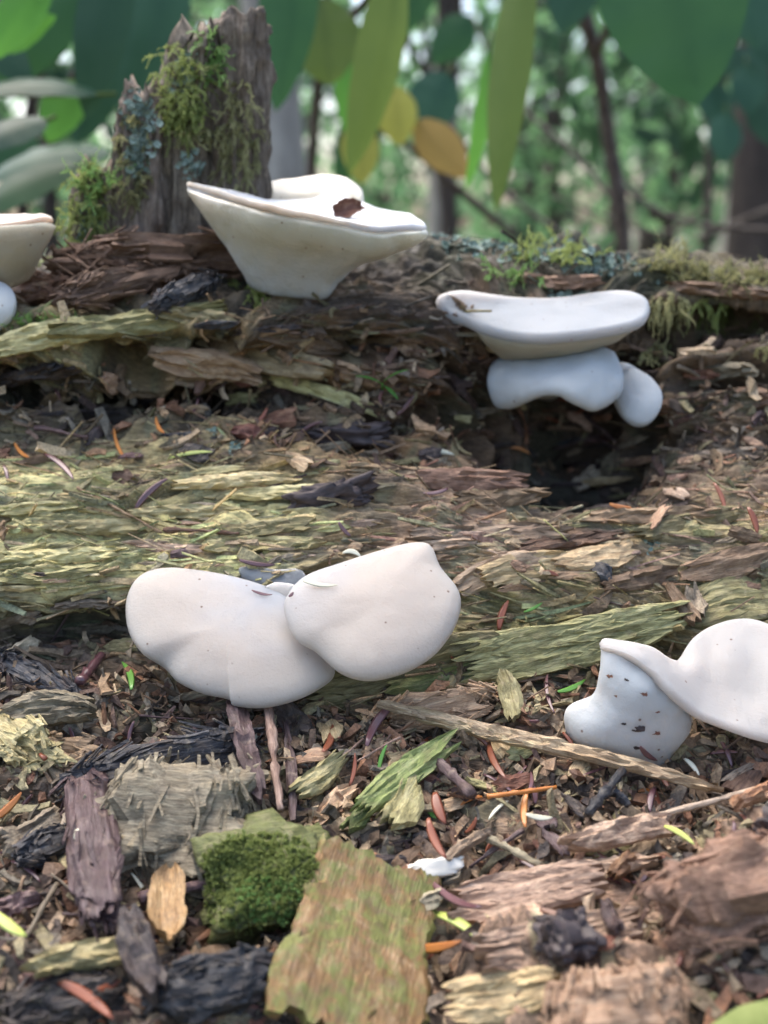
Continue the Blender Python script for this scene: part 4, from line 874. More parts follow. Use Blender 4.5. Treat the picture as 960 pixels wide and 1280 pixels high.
def nd(mat, x0, y0, x1, y1, w, label, which=('log',), lift=0.002, **kw):
    return feature('needle', 'conifer_needle', mat, x0, y0, x1, y1, w * 0.8, 0.8, label, 'needle', which=which, lift=lift, group=None, face=0.4, **kw)
nd('n_green', 176, 890, 163, 850, 13, 'bright green needle standing upright below the left cap of the large pair', lift=0.004)
nd('n_green', 693, 872, 728, 856, 10, 'green needle beside the foot of the saddle fungus')
nd('n_green', 590, 905, 602, 880, 8, 'green needle standing behind the split stick')
nd('n_green', 472, 965, 482, 930, 8, 'dark green needle beside the long green wood chip')
nd('n_green', 530, 1012, 543, 1030, 9, 'stubby green needle end beside a red brown scale')
nd('n_yellow', 556, 1150, 614, 1180, 18, 'pale yellow green needle with a brown spot beside the pinkish wood')
nd('n_yellow', 858, 1046, 894, 1068, 10, 'yellow green needle under the pale straight straw', lift=0.005)
nd('n_yellow', -8, 1162, 32, 1192, 19, 'fat yellow green needle beside the purplish wood chip', lift=0.006)
nd('n_pale', 92, 1080, 105, 1126, 16, 'cream coloured sliver stuck to the purplish bark chunk', lift=0.012)
nd('n_orange', 538, 1192, 600, 1186, 16, 'glossy orange needle below the pale yellow green needle', lift=0.004)
nd('n_red', 530, 1056, 552, 1104, 16, 'orange red needle standing on the white crumbly bit', lift=0.010)
nd('n_red', 542, 1008, 555, 1046, 20, 'broad red brown scale beside the stubby green needle end', lift=0.005)
nd('n_red', 614, 948, 636, 996, 13, 'curved red needle just below the split stick', lift=0.004)
nd('n_purple', 440, 965, 482, 902, 17, 'long purple brown scale leaning beside the knobbly twig', lift=0.005)
nd('n_red', 400, 965, 413, 928, 14, 'red brown needle standing below the meeting of the two caps', lift=0.004)
nd('n_red', 438, 990, 444, 950, 8, 'slim red needle under the long purple brown scale', lift=0.006)
nd('n_purple', 652, 1012, 656, 985, 8, 'small purple needle beside the white and orange one', lift=0.005)
nd('n_purple', 676, 1010, 672, 985, 10, 'small dark bluish needle beside the blackish forked stick', lift=0.005)
nd('n_purple', 812, 1005, 806, 1035, 12, 'bluish purple needle touching the pale straight straw', lift=0.005)
nd('n_orange', 655, 1055, 658, 1005, 12, 'upright orange and cream needle behind the orange stalk', lift=0.005)
nd('n_pale', 645, 1037, 678, 1040, 11, 'pale pink needle end crossing the upright orange needle', lift=0.008)
nd('n_purple', 560, 1125, 625, 1160, 13, 'greyish violet needle pointing at the pale yellow green needle', lift=0.006)
nd('n_pale', 492, 1138, 500, 1128, 9, 'tiny cream seed by the broad olive flake', lift=0.005)
nd('n_red', 80, 1240, 148, 1285, 20, 'glossy dark red needle below the pale olive chip', lift=0.006)
nd('n_red', 98, 1250, 132, 1236, 12, 'short red needle end behind the glossy dark red one', lift=0.006)
nd('n_orange', -5, 1030, 32, 994, 13, 'bright orange needle beside the tan straw', lift=0.004)
nd('n_purple', 65, 578, 100, 606, 11, 'glossy purple red needle on the edge of the yellow green ridge')
nd('n_purple', 165, 636, 206, 596, 12, 'violet grey needle lying on the yellow green ridge')
nd('n_yellow', 215, 575, 268, 567, 7, 'yellow green needle at the back of the pale ridge')
nd('n_orange', 144, 546, 158, 582, 7, 'slim orange needle in the dark litter behind the ridge')
nd('n_purple', 492, 518, 514, 494, 9, 'purple needle beneath the tiny green seedling')
nd('n_pale', 528, 562, 564, 566, 9, 'white sliver on the rotten wood left of the dark hollow')
nd('n_orange', 762, 636, 812, 642, 11, 'orange curved needle in front of the dark hollow')
nd('n_red', 936, 640, 948, 672, 11, 'red needle standing on the ridge behind the saddle fungus')
nd('n_purple', 425, 654, 440, 672, 8, 'dark red needle above the right cap of the large pair')
nd('n_purple', 300, 706, 345, 712, 9, 'purple needle lying above the grey stem of the large pair')
nd('n_red', 620, 790, 632, 752, 13, 'dark red brown scale on the tan wood beside the right cap')
nd('n_green', 655, 770, 678, 758, 6, 'tiny green needle on the olive wood ridge')
nd('n_pale', 860, 958, 878, 978, 9, 'white sliver beside the end of the split stick', lift=0.004)
nd('n_purple', 682, 868, 690, 912, 8, 'slim red stalk beside the foot of the saddle fungus', lift=0.003)
nd('n_purple', 792, 925, 815, 945, 10, 'dark stalk leaning on the dirty underside of the saddle fungus', which=('stemB', 'log'))
ALLC = ('capA1', 'capA2', 'capB', 'stemB', 'funnel', 'capD', 'capE', 'log')
nd('n_pale', 380, 731, 422, 735, 8, 'pale straw coloured sliver lying on the right cap of the large pair', which=ALLC, lift=0.0003)
nd('n_purple', 314, 741, 340, 746, 6, 'dark seed with a thin tail lying on the left cap of the large pair', which=ALLC, lift=0.0003)
nd('n_purple', 362, 747, 368, 741, 6, 'tiny dark speck beside the pale sliver on the right cap', which=ALLC, lift=0.0003)
nd('n_brown', 676, 434, 704, 436, 7, 'dark brown sliver lying between the long shelf and the scalloped cap', which=('capE', 'capD', 'log'), lift=0.001)
feature('chip', 'bark_flake', 'red', 414, 268, 458, 254, 26, 1.5, 'curled red brown bark flake resting in the funnel shaped fungus', 'bark', which=('funnel',), lift=0.004, cup=0.2) if False else None
V, F = chip_geo(0.0105, 0.0065, 0.0008, 77, cup=0.25)
mt = Matrix.Translation(Vector(at(436, 262, 36.9))) @ Matrix.Rotation(R(-14), 4, 'Y') @ Matrix.Rotation(R(70), 4, 'X')
put('bark_flake', mesh_from(V, F, smooth=False), M['red'], mt, 'curled red brown bark flake resting in the funnel shaped fungus', 'bark')
for k, (x, y, s) in enumerate([(762,845,8), (783,850,6), (806,868,10), (800,910,16), (822,916,9), (780,905,5), (770,870,4), (795,935,8), (822,890,5)]):
    V, F = chunk_geo(0.0010 * s / 6, 0.0006 * s / 6, 0.0004, 60 + k, nu=10, nv=7, rough=0.7, square=0.1)
    l, n = hit(x, y, ('stemB',))
    if l is None: continue
    m_ = n.to_track_quat('Z', 'Y').to_matrix().to_4x4(); m_.translation = l
    put('dirt_crumb', mesh_from(V, F, smooth=False), M['soil' if k % 2 else 'red'], m_, 'dark dirt crumb stuck to the pale underside of the saddle fungus', 'dirt', 'dirt crumbs on the saddle fungus')

# ------------------------------------------------------------------ scattered look-alikes: needles, chips and twigs, each a thing of its own
NEED = [mesh_from(*needle_geo(0.010, 0.0016, 300 + k, bend=random.uniform(0.02, 0.1)), 'conifer_needle') for k in range(7)]
CHIP = [mesh_from(*chip_geo(0.010, random.uniform(0.0025, 0.0055), 0.0009, 400 + k, nu=8, nv=4, jag=0.22, curl=random.uniform(-0.06, 0.06)), 'wood_chip', smooth=False) for k in range(14)]
TWIG = [mesh_from(*stick_geo(0.015, 0.0013, 500 + k, wob=0.35, n=9, m=6), 'twig') for k in range(7)]
AV = [(330, 1090, 520, 1290), (145, 975, 320, 1110), (265, 1060, 400, 1165), (90, 1000, 150, 1190), (560, 1130, 840, 1290)]
def where():
    while True:
        k = random.random()
        if k < 0.72: px, py = random.uniform(-10, 970), random.uniform(885, 1285)
        elif k < 0.86: px, py = random.uniform(-10, 970), random.uniform(470, 590)
        elif k < 0.94: px, py = random.uniform(-10, 970), random.uniform(590, 880)
        else: px, py = random.uniform(540, 970), random.uniform(420, 600)
        if any(a < px < c and b < py < d for a, b, c, d in AV) and random.random() < 0.8: continue
        return px, py
def zone(px, py):
    if py < 590: return 'in the torn hollow behind the ridge'
    if py < 880: return 'on the fibrous ridge'
    return 'in the litter left of the broad olive flake' if px < 400 else 'in the litter below the split stick'
def scatter(meshes, base, total, kinds, name, cat, noun, lmin, lmax, wv, lift=(0.0005, 0.005)):
    c = 0
    while c < total:
        px, py = where(); L = random.uniform(lmin, lmax) * (1.0 if py > 850 else 0.8); a = random.uniform(0, math.pi)
        if py < 880 and noun != 'needle': a = R(random.gauss(0, 25))
        dx, dy = L * math.cos(a) / 2, L * math.sin(a) / 2 * 0.8
        r = seat(px - dx, py - dy, px + dx, py + dy, 0.0008, 0.35)
        if r is None: continue
        m, ln, mp = r; mt, word = random.choices(kinds, [k[2] for k in kinds])[0][:2]
        s = ln / base; m.translation += m.to_3x3() @ Vector((0, 0, random.uniform(*lift)))* 0.6
        m = m @ Matrix.Rotation(R(random.gauss(0, 22)), 4, 'X') @ Matrix.Rotation(R(random.gauss(0, 10)), 4, 'Y')
        z = zone(px, py)
        s2 = s if noun == 'needle' else s * random.uniform(*wv)
        put(name, random.choice(meshes), M[mt], m, f'{word} {noun} {z}', cat, f'{word} {noun}s {z}', scale=(s, s2 if noun != 'needle' else random.uniform(*wv), s2 if noun != 'needle' else random.uniform(*wv)))
        c += 1
scatter(CHIP, 0.010, 190, [('brown', 'small brown', 3), ('tan', 'small tan', 3), ('red', 'small reddish', 2), ('dark', 'small dark', 2), ('grey', 'small grey', 1.5), ('olive', 'small olive', 1.2), ('pink', 'small pinkish', 1.5), ('purple', 'small purplish', 1)],
        'wood_chip', 'wood chip', 'wood chip', 22, 62, (0.6, 1.2))
scatter(NEED, 0.010, 120, [('n_red', 'thin red brown', 3), ('n_purple', 'thin purple brown', 3), ('n_brown', 'thin dull brown', 3), ('n_orange', 'thin orange', 1.2), ('n_pale', 'thin cream', 0.5)],
        'conifer_needle', 'needle', 'needle', 26, 48, (0.75, 1.1))
scatter(TWIG, 0.015, 46, [('twig', 'slim pale brown', 2), ('purple', 'slim dark', 2), ('grey', 'slim grey', 1)], 'twig', 'twig', 'twig', 40, 95, (0.5, 1.0))

# ------------------------------------------------------------------ the broken snag on the log
snag = thing('broken_snag', 'broken upright wood stub split into grey brown shards, green moss and lichen on it', 'stump', at(235, 330, 40.5))
SNAG_V, SNAG_F = [], []
def shard(name, prof, Y, depth, seed, jag):
    """prof: (photo row, left column, right column) from the foot to the top"""
    rows = np.array(prof, dtype=float); k = 70; m = 56
    pr = catmull(rows, k); th = np.linspace(0, 2 * math.pi, m, endpoint=False); V = []
    for i, (py, xl, xr) in enumerate(pr):
        c = at((xl + xr) / 2, py, Y); hw = (xr - xl) / 2 * Y * 0.01 / FPX; u = i / (k - 1)
        # split wood has a boxy section with deep grooves that run up the grain
        cx, cy = np.cos(th), np.sin(th); e = 0.72
        ring = np.stack([np.sign(cx) * np.abs(cx) ** e * hw, np.sign(cy) * np.abs(cy) ** e * hw * depth, np.zeros(m)], -1)
        q = np.stack([cx * 3.3, cy * 3.3, 0 * th + u * 1.3], -1); g = fbm(q + seed, seed, 3); g2 = fbm(np.stack([cx * 7, cy * 7, 0 * th + u * 9], -1) + seed, seed + 3, 3)
        fine = fbm(np.stack([cx * 14, cy * 14, 0 * th + u * 5], -1) + seed, seed + 8, 2)
        ring = ring * (1 + 0.26 * g + 0.20 * g2 + 0.09 * fine)[:, None]
        top = sstep(0.80, 1.0, u) * jag * (noise(np.stack([cx * 2.6, cy * 2.6, 0 * th], -1) + seed, seed + 11) - 0.2 + 0.6 * noise(np.stack([cx * 6, cy * 6, 0 * th], -1), seed + 12))
        ring[:, 2] += top
        V.append(ring + c)
    V = np.array(V); tc = V[-1].mean(0) - np.array([0, 0, jag * 0.8])
    V = np.concatenate([V.reshape(-1, 3), [tc]]); F = [tuple(f) for f in grid_faces(k, m, wrap=True)] + [((k-1)*m + j, (k-1)*m + (j+1) % m, k*m) for j in range(m)]
    part(name, V, F, M['snag'], snag, recalc=True)
    off = sum(len(v) for v in SNAG_V); SNAG_V.append(V); SNAG_F.extend([tuple(int(a) + off for a in f) for f in F])
shard('shard', [(345, 258, 336), (280, 262, 334), (200, 262, 332), (120, 264, 331), (60, 264, 330), (22, 268, 326)], 40.5, 0.9, 2, 0.003)
shard('shard', [(345, 200, 268), (280, 204, 264), (200, 206, 262), (130, 207, 264), (80, 212, 268), (32, 228, 276)], 40.0, 0.9, 5, 0.004)
shard('shard', [(350, 138, 212), (280, 142, 212), (220, 146, 208), (170, 150, 204), (135, 154, 200), (106, 160, 194)], 39.6, 0.9, 9, 0.004)
shard('shard', [(360, 78, 160), (310, 86, 158), (270, 92, 156), (240, 96, 152), (218, 102, 146), (206, 108, 140)], 39.4, 0.8, 14, 0.004)
reg_bvh('snag', np.concatenate(SNAG_V), SNAG_F)

# ------------------------------------------------------------------ moss and lichen
def moss_geo(roots, norms, length, seed, droop=0.5, leaf=0.0011, seg=16, spread=0.8, branch=2):
    r = np.random.default_rng(seed); V, F = [], []
    def strand(p, d, L, sg):
        nonlocal V, F
        p = np.array(p); d = np.array(d) / np.linalg.norm(d); step = L / sg; side = np.cross(d, r.normal(size=3)); side /= np.linalg.norm(side) + 1e-9
        for k in range(sg):
            d = d + 0.18 * r.normal(size=3) + np.array([0, 0, -droop * 0.16]); d /= np.linalg.norm(d); q = p + d * step
            up = np.cross(side, d); up /= np.linalg.norm(up) + 1e-9
            w = leaf * 0.10; n = len(V); V += [p - side * w, p + side * w, q + side * w, q - side * w]; F.append((n, n+1, n+2, n+3))
            for s in (-1, 1, r.choice([-1, 1])):
                ln = leaf * r.uniform(0.6, 1.2) * (1 - 0.5 * k / sg); a = d * 0.65 + side * s * 0.8 + up * r.normal() * 0.5; a /= np.linalg.norm(a)
                b = np.cross(a, up + 0.3 * r.normal(size=3)); b /= np.linalg.norm(b) + 1e-9
                n = len(V); V += [p, p + a * ln * 0.5 + b * ln * 0.24, p + a * ln, p + a * ln * 0.5 - b * ln * 0.24]; F.append((n, n+1, n+2, n+3))
            if branch and sg > 8 and k in (4, 8) and r.uniform() < 0.6: strand(q, d + side * r.choice([-1, 1]) * 0.9, L * 0.4, 6)
            p = q
    for p, n in zip(roots, norms):
        strand(p, np.array(n) + spread * r.normal(size=3) * 0.6 + np.array([0, -0.2, 0.15]), length * r.uniform(0.5, 1.3), seg if length > 0.006 else 7)
    return np.array(V), np.array(F)
def moss(cx, cy, rx, ry, n, length, mat, label, which=('log',), droop=0.5, seed=0, leaf=0.0011, group=None, spread=0.8):
    r = random.Random(seed + 5); pts, ns = [], []
    for k in range(n * 3):
        a, q = r.uniform(0, 2 * math.pi), math.sqrt(r.random())
        l, nn = hit(cx + rx * q * math.cos(a), cy + ry * q * math.sin(a), which)
        if l is None or l.y > 0.5: continue
        pts.append(np.array(l)); ns.append(np.array(nn))
        if len(pts) >= n: break
    if not pts: return
    V, F = moss_geo(pts, ns, length, seed, droop, leaf, spread=spread)
    tag(single('moss_tuft', V, F, M[mat], smooth=False), label, 'moss', group)
SL = ('snag', 'log')
moss(100, 262, 36, 60, 100, 0.010, 'moss', 'shaggy green moss tuft over the shortest shard of the snag', SL, 0.6, 1)
moss(118, 225, 28, 22, 34, 0.010, 'moss_bright', 'bright green moss tuft on top of the shortest shard', SL, 0.2, 2)
moss(232, 112, 28, 60, 90, 0.011, 'moss', 'green moss hanging on the upper part of the tall snag shards', SL, 0.7, 3)
moss(270, 70, 12, 36, 26, 0.009, 'moss_bright', 'small bright moss strip along the split between the tall shards', SL, 0.5, 4)
moss(300, 180, 24, 80, 80, 0.010, 'moss_dry', 'dry olive moss strands on the right hand tall shard', SL, 1.0, 5)
moss(225, 150, 20, 14, 26, 0.007, 'moss', 'short moss ledge on the middle of the left tall shard', SL, 0.4, 6)
moss(245, 162, 26, 6, 20, 0.008, 'moss_dry', 'dry moss fringe crossing the split of the snag', SL, 0.8, 7)
moss(165, 200, 24, 60, 50, 0.007, 'moss_dry', 'dry moss on the flank of the low snag shard', SL, 0.7, 8)
moss(290, 318, 16, 42, 60, 0.008, 'moss', 'green moss hanging beneath the left tip of the funnel fungus', SL, 1.0, 9)
moss(320, 368, 12, 18, 30, 0.007, 'moss', 'moss tuft at the foot of the funnel fungus', SL, 0.8, 10)
moss(60, 404, 66, 6, 90, 0.0035, 'moss_bright', 'flat strip of bright green moss along the olive ledge', ('log',), 0.1, 11, 0.0009)
moss(90, 318, 26, 26, 30, 0.007, 'moss', 'moss at the mossy foot of the snag beside the brown edged cap', SL, 0.8, 12)
moss(690, 318, 50, 14, 60, 0.008, 'moss', 'green moss sprigs on the crest above the long shelf fungus', ('log',), 0.2, 13)
moss(835, 330, 30, 14, 40, 0.010, 'moss_dry', 'upright pale moss sprigs on the crest beyond the shelf fungus', ('log',), 0.0, 14)
moss(905, 348, 70, 12, 110, 0.007, 'moss_dry', 'low mossy mat along the crest above the dark overhang', ('log',), 0.3, 15)
moss(835, 378, 22, 14, 30, 0.013, 'moss_dry', 'moss strands hanging beside the tip of the long shelf fungus', ('log',), 1.6, 16)
moss(890, 385, 26, 10, 26, 0.013, 'moss', 'green moss strands hanging over the dark overhang', ('log',), 1.5, 17)
moss(825, 440, 18, 16, 20, 0.008, 'moss_dry', 'small dry moss wisp right of the jelly shelves', ('log',), 1.0, 18)
moss(950, 420, 14, 20, 20, 0.008, 'moss_dry', 'dry moss wisp at the mouth of the overhang', ('log',), 1.0, 19)
moss(640, 345, 40, 6, 16, 0.010, 'moss_bright', 'single long bright moss shoots creeping above the long shelf fungus', ('log',), 0.3, 20)
for V, F, nm in FEAT_BVH:
    if nm == 'mossy_chunk': reg_bvh('lump', V, F)
moss(332, 1092, 76, 52, 1000, 0.0013, 'moss', 'short green moss film on top of the mossy lump', ('lump',), 0.0, 21, 0.0008)
moss(305, 1105, 62, 62, 500, 0.0013, 'moss', 'thin mossy fringe round the sides of the mossy lump', ('lump',), 0.1, 23, 0.0008)
moss(345, 1125, 50, 30, 160, 0.0016, 'moss_bright', 'brighter moss patch on the flank of the mossy lump', ('lump',), 0.2, 22, 0.0009)
def lichen(spots, label, which, seed, size=0.0013):
    r = np.random.default_rng(seed); V, F = [], []
    for cx, cy, rx, ry, n in spots:
        for k in range(n):
            l, nn = hit(cx + rx * r.normal() * 0.55, cy + ry * r.normal() * 0.55, which)
            if l is None or l.y > 0.5: continue
            nn = (np.array(nn) + 0.55 * r.normal(size=3)); nn /= np.linalg.norm(nn); a = np.cross(nn, r.normal(size=3)); a /= np.linalg.norm(a); b = np.cross(nn, a)
            s = size * r.uniform(0.4, 1.3); c = np.array(l) + nn * s * 0.3; n0 = len(V); V.append(c - nn * s * 0.25)
            m = 7
            for q in range(m):
                t = 2 * math.pi * q / m; rr = s * r.uniform(0.6, 1.15); V.append(c + (a * math.cos(t) + b * math.sin(t)) * rr + nn * s * r.uniform(0, 0.5))
            for q in range(m): F.append((n0, n0 + 1 + q, n0 + 1 + (q + 1) % m))
    tag(single('lichen_crust', np.array(V), F, M['lichen'], smooth=False), label, 'lichen', kind='stuff')
lichen([(175, 150, 18, 40, 160), (172, 200, 14, 24, 90), (240, 205, 12, 16, 50), (110, 270, 20, 40, 70), (232, 90, 14, 24, 40)], 'pale blue green lichen scales crusting the snag shards', SL, 3)
lichen([(600, 302, 50, 16, 260), (680, 312, 45, 16, 190), (745, 330, 45, 12, 160), (560, 285, 24, 12, 50), (715, 372, 26, 6, 50)], 'pale blue green lichen scales crusting the log crest', ('log',), 4)
lichen([(295, 560, 12, 6, 16), (270, 538, 8, 6, 10), (815, 680, 12, 6, 18)], 'small blue green lichen specks on the weathered ridge', ('log',), 5, 0.0010)
# tiny seedling in the hollow
sp = thing('seedling', 'tiny green seedling with narrow leaves sprouting in the torn hollow', 'seedling', hit(478, 488)[0])
def leaf_geo(base, tip, width, facing, n=12, m=6, fold=0.18, curve=0.10, blunt=0.0):
    base, tip = np.array(base), np.array(tip); ax = tip - base; L = np.linalg.norm(ax); ax = ax / L
    s = np.cross(ax, facing); s /= np.linalg.norm(s); nrm = np.cross(s, ax)
    u = np.linspace(0, 1, n + 1)[:, None]; v = np.linspace(-1, 1, m + 1)[None, :]
    w = width / 2 * np.clip(np.sin(math.pi * u ** 0.85) ** (0.75 - 0.3 * blunt), 0, 1) + width * 0.02
    P = base + ax * (u * L)[..., None] + s * (v * w)[..., None] + nrm * ((-fold * np.abs(v) ** 1.2 + 0.0) * w + curve * L * 4 * u * (1 - u) + 0.02 * width * np.sin(u * 25) * np.abs(v))[..., None]
    return P.reshape(-1, 3), grid_faces(n + 1, m + 1)
for (a, b) in (((478,488), (443,470)), ((478,486), (512,462)), ((480,490), (498,500))):
    l = hit(*a)[0]; bb = at(a[0], a[1] - 8, l.y * 100 - 0.5); tt = at(b[0], b[1], l.y * 100 - 0.9)
    V, F = leaf_geo(bb, tt, 0.0016, np.array([0.1, -0.4, 0.9])); part('leaf', V, F, M['l_bright'], sp)
l = hit(478, 488)[0]; V, F = tube([np.array(l), at(478, 480, l.y * 100 - 0.5)], 0.0004, 6); part('stem', V, F, M['l_bright'], sp)

# ------------------------------------------------------------------ shrubs with hanging leaves behind the log
def path(pts, n=24): return catmull([at(*p) for p in pts], n)
def shrub(label, loc, stems, leaves, mat='stem_dark', group=None):
    t = thing('broadleaf_shrub', label, 'shrub', loc)
    for pts, r0, r1 in stems:
        p = path(pts); V, F = tube(p, np.linspace(r0, r1, len(p)) * 0.01, 9, 0.0006, 3); part('stem', V, F, M[mat], t, recalc=True)
    for (b, tp, Y, w, mt, face, curve) in leaves:
        pb = at(b[0], b[1], Y); pt = at(tp[0], tp[1], Y - 1.5); V, F = leaf_geo(pb, pt, w * Y * 0.01 / FPX, np.array(face, dtype=float), curve=curve)
        lf = part('leaf', V, F, M[mt], t)
        ax = (pt - pb); V, F = tube([pb - ax * 0.12, pb, pb + ax * 0.9], [0.0011, 0.0010, 0.0004], 6); part('midrib', V, F, M['l_olive'], lf, recalc=True)
FR = (0.1, -1, 0.2)
shrub('leafy shrub with crowded dark and bright leaves behind the mossy snag', at(-40, 900, 85),
      [([(60, 1100, 85), (40, 500, 84), (30, 200, 82), (90, -80, 80)], 0.5, 0.3), ([(35, 250, 83), (120, 40, 78), (260, -60, 75)], 0.3, 0.15), ([(30, 200, 82), (-60, 60, 80), (-120, -60, 78)], 0.3, 0.15)],
      [((150, -80), (108, 150), 66, 62, 'l_dark', FR, 0.06), ((215, -60), (150, 140), 72, 85, 'l_dark', FR, 0.05), ((120, -40), (-20, 120), 70, 70, 'l_green', (0.5, -1, 0.6), 0.08), ((60, -30), (-10, 75), 60, 48, 'l_bright', FR, 0.1),
       ((125, 118), (-50, 122), 64, 46, 'l_dark', (0, -0.6, 1), 0.1), ((120, 30), (172, 62), 78, 40, 'l_bright', FR, 0.1), ((95, 100), (60, 178), 75, 50, 'l_bright', FR, 0.1), ((10, 90), (90, 52), 74, 40, 'l_green', FR, 0.1),
       ((140, 190), (-20, 228), 72, 60, 'l_dark', (0, -0.7, 1), 0.1), ((100, 205), (-40, 275), 66, 58, 'l_green', (0.2, -0.7, 1), 0.08), ((-20, 150), (60, 235), 80, 60, 'l_green', FR, 0.08), ((130, 60), (95, 180), 82, 62, 'l_dark', FR, 0.05),
       ((190, 10), (205, 140), 80, 55, 'l_green', FR, 0.06), ((0, 60), (70, 20), 62, 36, 'l_bright', FR, 0.1), ((60, 150), (-30, 190), 60, 50, 'l_dark', (0, -0.7, 0.8), 0.1), ((-30, 20), (40, 110), 66, 44, 'l_dark', FR, 0.06), ((80, -60), (60, 60), 84, 66, 'l_bright', FR, 0.05)])
shrub('leafy shrub with long leaves drooping above the funnel fungus', at(430, 900, 90),
      [([(410, 1100, 92), (395, 500, 92), (388, 260, 90), (400, 80, 86), (420, -90, 80)], 0.45, 0.3), ([(400, 80, 86), (480, -20, 78), (640, -70, 72)], 0.3, 0.15), ([(398, 90, 86), (360, -30, 80), (320, -90, 76)], 0.3, 0.15), ([(640, -70, 72), (660, -40, 70), (690, -110, 70)], 0.15, 0.1)],
      [((372, -90), (345, 138), 70, 66, 'l_green', FR, 0.04), ((398, -5), (412, 106), 80, 84, 'l_olive', FR, 0.05), ((500, -60), (436, 218), 66, 58, 'l_olive', (0.5, -1, 0.1), 0.05), ((660, -70), (620, 265), 62, 48, 'l_olive', (-0.4, -1, 0.1), 0.05),
       ((612, 60), (582, 238), 66, 28, 'l_bright', (0.9, -1, 0.1), 0.06), ((448, 150), (452, 230), 84, 44, 'l_yellow', FR, 0.06), ((490, 105), (500, 182), 92, 50, 'l_yellow', FR, 0.05), ((520, 150), (585, 222), 92, 50, 'l_ochre', FR, 0.05),
       ((540, -60), (470, 60), 88, 60, 'l_green', FR, 0.06), ((430, 60), (438, 180), 88, 30, 'l_bright', FR, 0.06), ((470, 90), (420, 240), 98, 40, 'l_green', FR, 0.06), ((560, 90), (520, 170), 100, 60, 'l_dark', FR, 0.05)])
shrub('shrub with one very broad green leaf and a dark crooked stem beyond the shelf fungi', at(780, 900, 115),
      [([(790, 1100, 118), (782, 500, 118), (778, 290, 116), (762, 180, 115), (745, 70, 112), (712, -40, 108), (690, -160, 104)], 0.85, 0.6), ([(745, 70, 112), (790, -40, 100), (840, -120, 75)], 0.4, 0.2), ([(776, 260, 116), (715, 190, 120), (640, 120, 125), (590, 20, 130)], 0.3, 0.15), ([(772, 230, 116), (850, 275, 112), (980, 290, 108)], 0.3, 0.2), ([(640, 292, 118), (560, 225, 112), (470, 140, 108), (430, 60, 104)], 0.42, 0.25), ([(700, 292, 120), (620, 230, 124), (560, 150, 128)], 0.3, 0.2)],
      [((815, -150), (872, 130), 56, 165, 'l_green', (-0.2, -1, 0.35), 0.05), ((730, -60), (700, 40), 96, 60, 'l_dark', FR, 0.06), ((590, 20), (540, 80), 125, 46, 'l_green', FR, 0.08), ((905, -60), (950, 60), 90, 70, 'l_dark', FR, 0.05)])
shrub('dark leaved shrub with thin grey stems beyond the mossy overhang', at(900, 900, 150),
      [([(885, 1100, 152), (882, 500, 152), (884, 280, 150), (888, 180, 149), (908, 80, 146), (930, -60, 140)], 0.65, 0.4), ([(884, 260, 150), (820, 290, 155), (690, 245, 160)], 0.35, 0.2), ([(890, 170, 149), (850, 60, 152), (830, -60, 155)], 0.3, 0.2), ([(870, 300, 150), (990, 250, 145)], 0.4, 0.3)],
      [((915 + 30 * math.cos(k * 2.4), 20 + 22 * k * 0.9), (935 + 40 * math.cos(k * 2.4 + 0.6), 85 + 20 * k), 140 + 4 * (k % 3), 42, 'l_dark', FR, 0.06) for k in range(7)])

# ------------------------------------------------------------------ the wood beyond: saplings and trunks
def crown_geo(seed, n, rx, ry, rz, size, clumps=26):
    r = np.random.default_rng(seed); d = r.normal(size=(clumps, 3)); d /= np.linalg.norm(d, axis=1, keepdims=True)
    cc = d * r.uniform(0.25, 1.0, (clumps, 1)) * np.array([rx, ry, rz]); k = r.integers(0, clumps, n)
    c = cc[k] + r.normal(size=(n, 3)) * np.array([rx, ry, rz]) * 0.17
    a = r.normal(size=(n, 3)); a[:, 2] -= 0.5; a /= np.linalg.norm(a, axis=1, keepdims=True); b = np.cross(a, r.normal(size=(n, 3))); b /= np.linalg.norm(b, axis=1, keepdims=True)
    nn = np.cross(a, b); L = size * r.uniform(0.6, 1.3, (n, 1))
    V = np.stack([c, c + a * L * 0.5 + b * L * 0.22 + nn * L * 0.06, c + a * L, c + a * L * 0.5 - b * L * 0.22 + nn * L * 0.06], 1).reshape(-1, 3)
    return V, np.arange(4 * n).reshape(n, 4), cc
CR = [crown_geo(40 + k, 400, 0.75, 0.7, 0.95, 0.12, 18) for k in range(4)]
CRM = {}
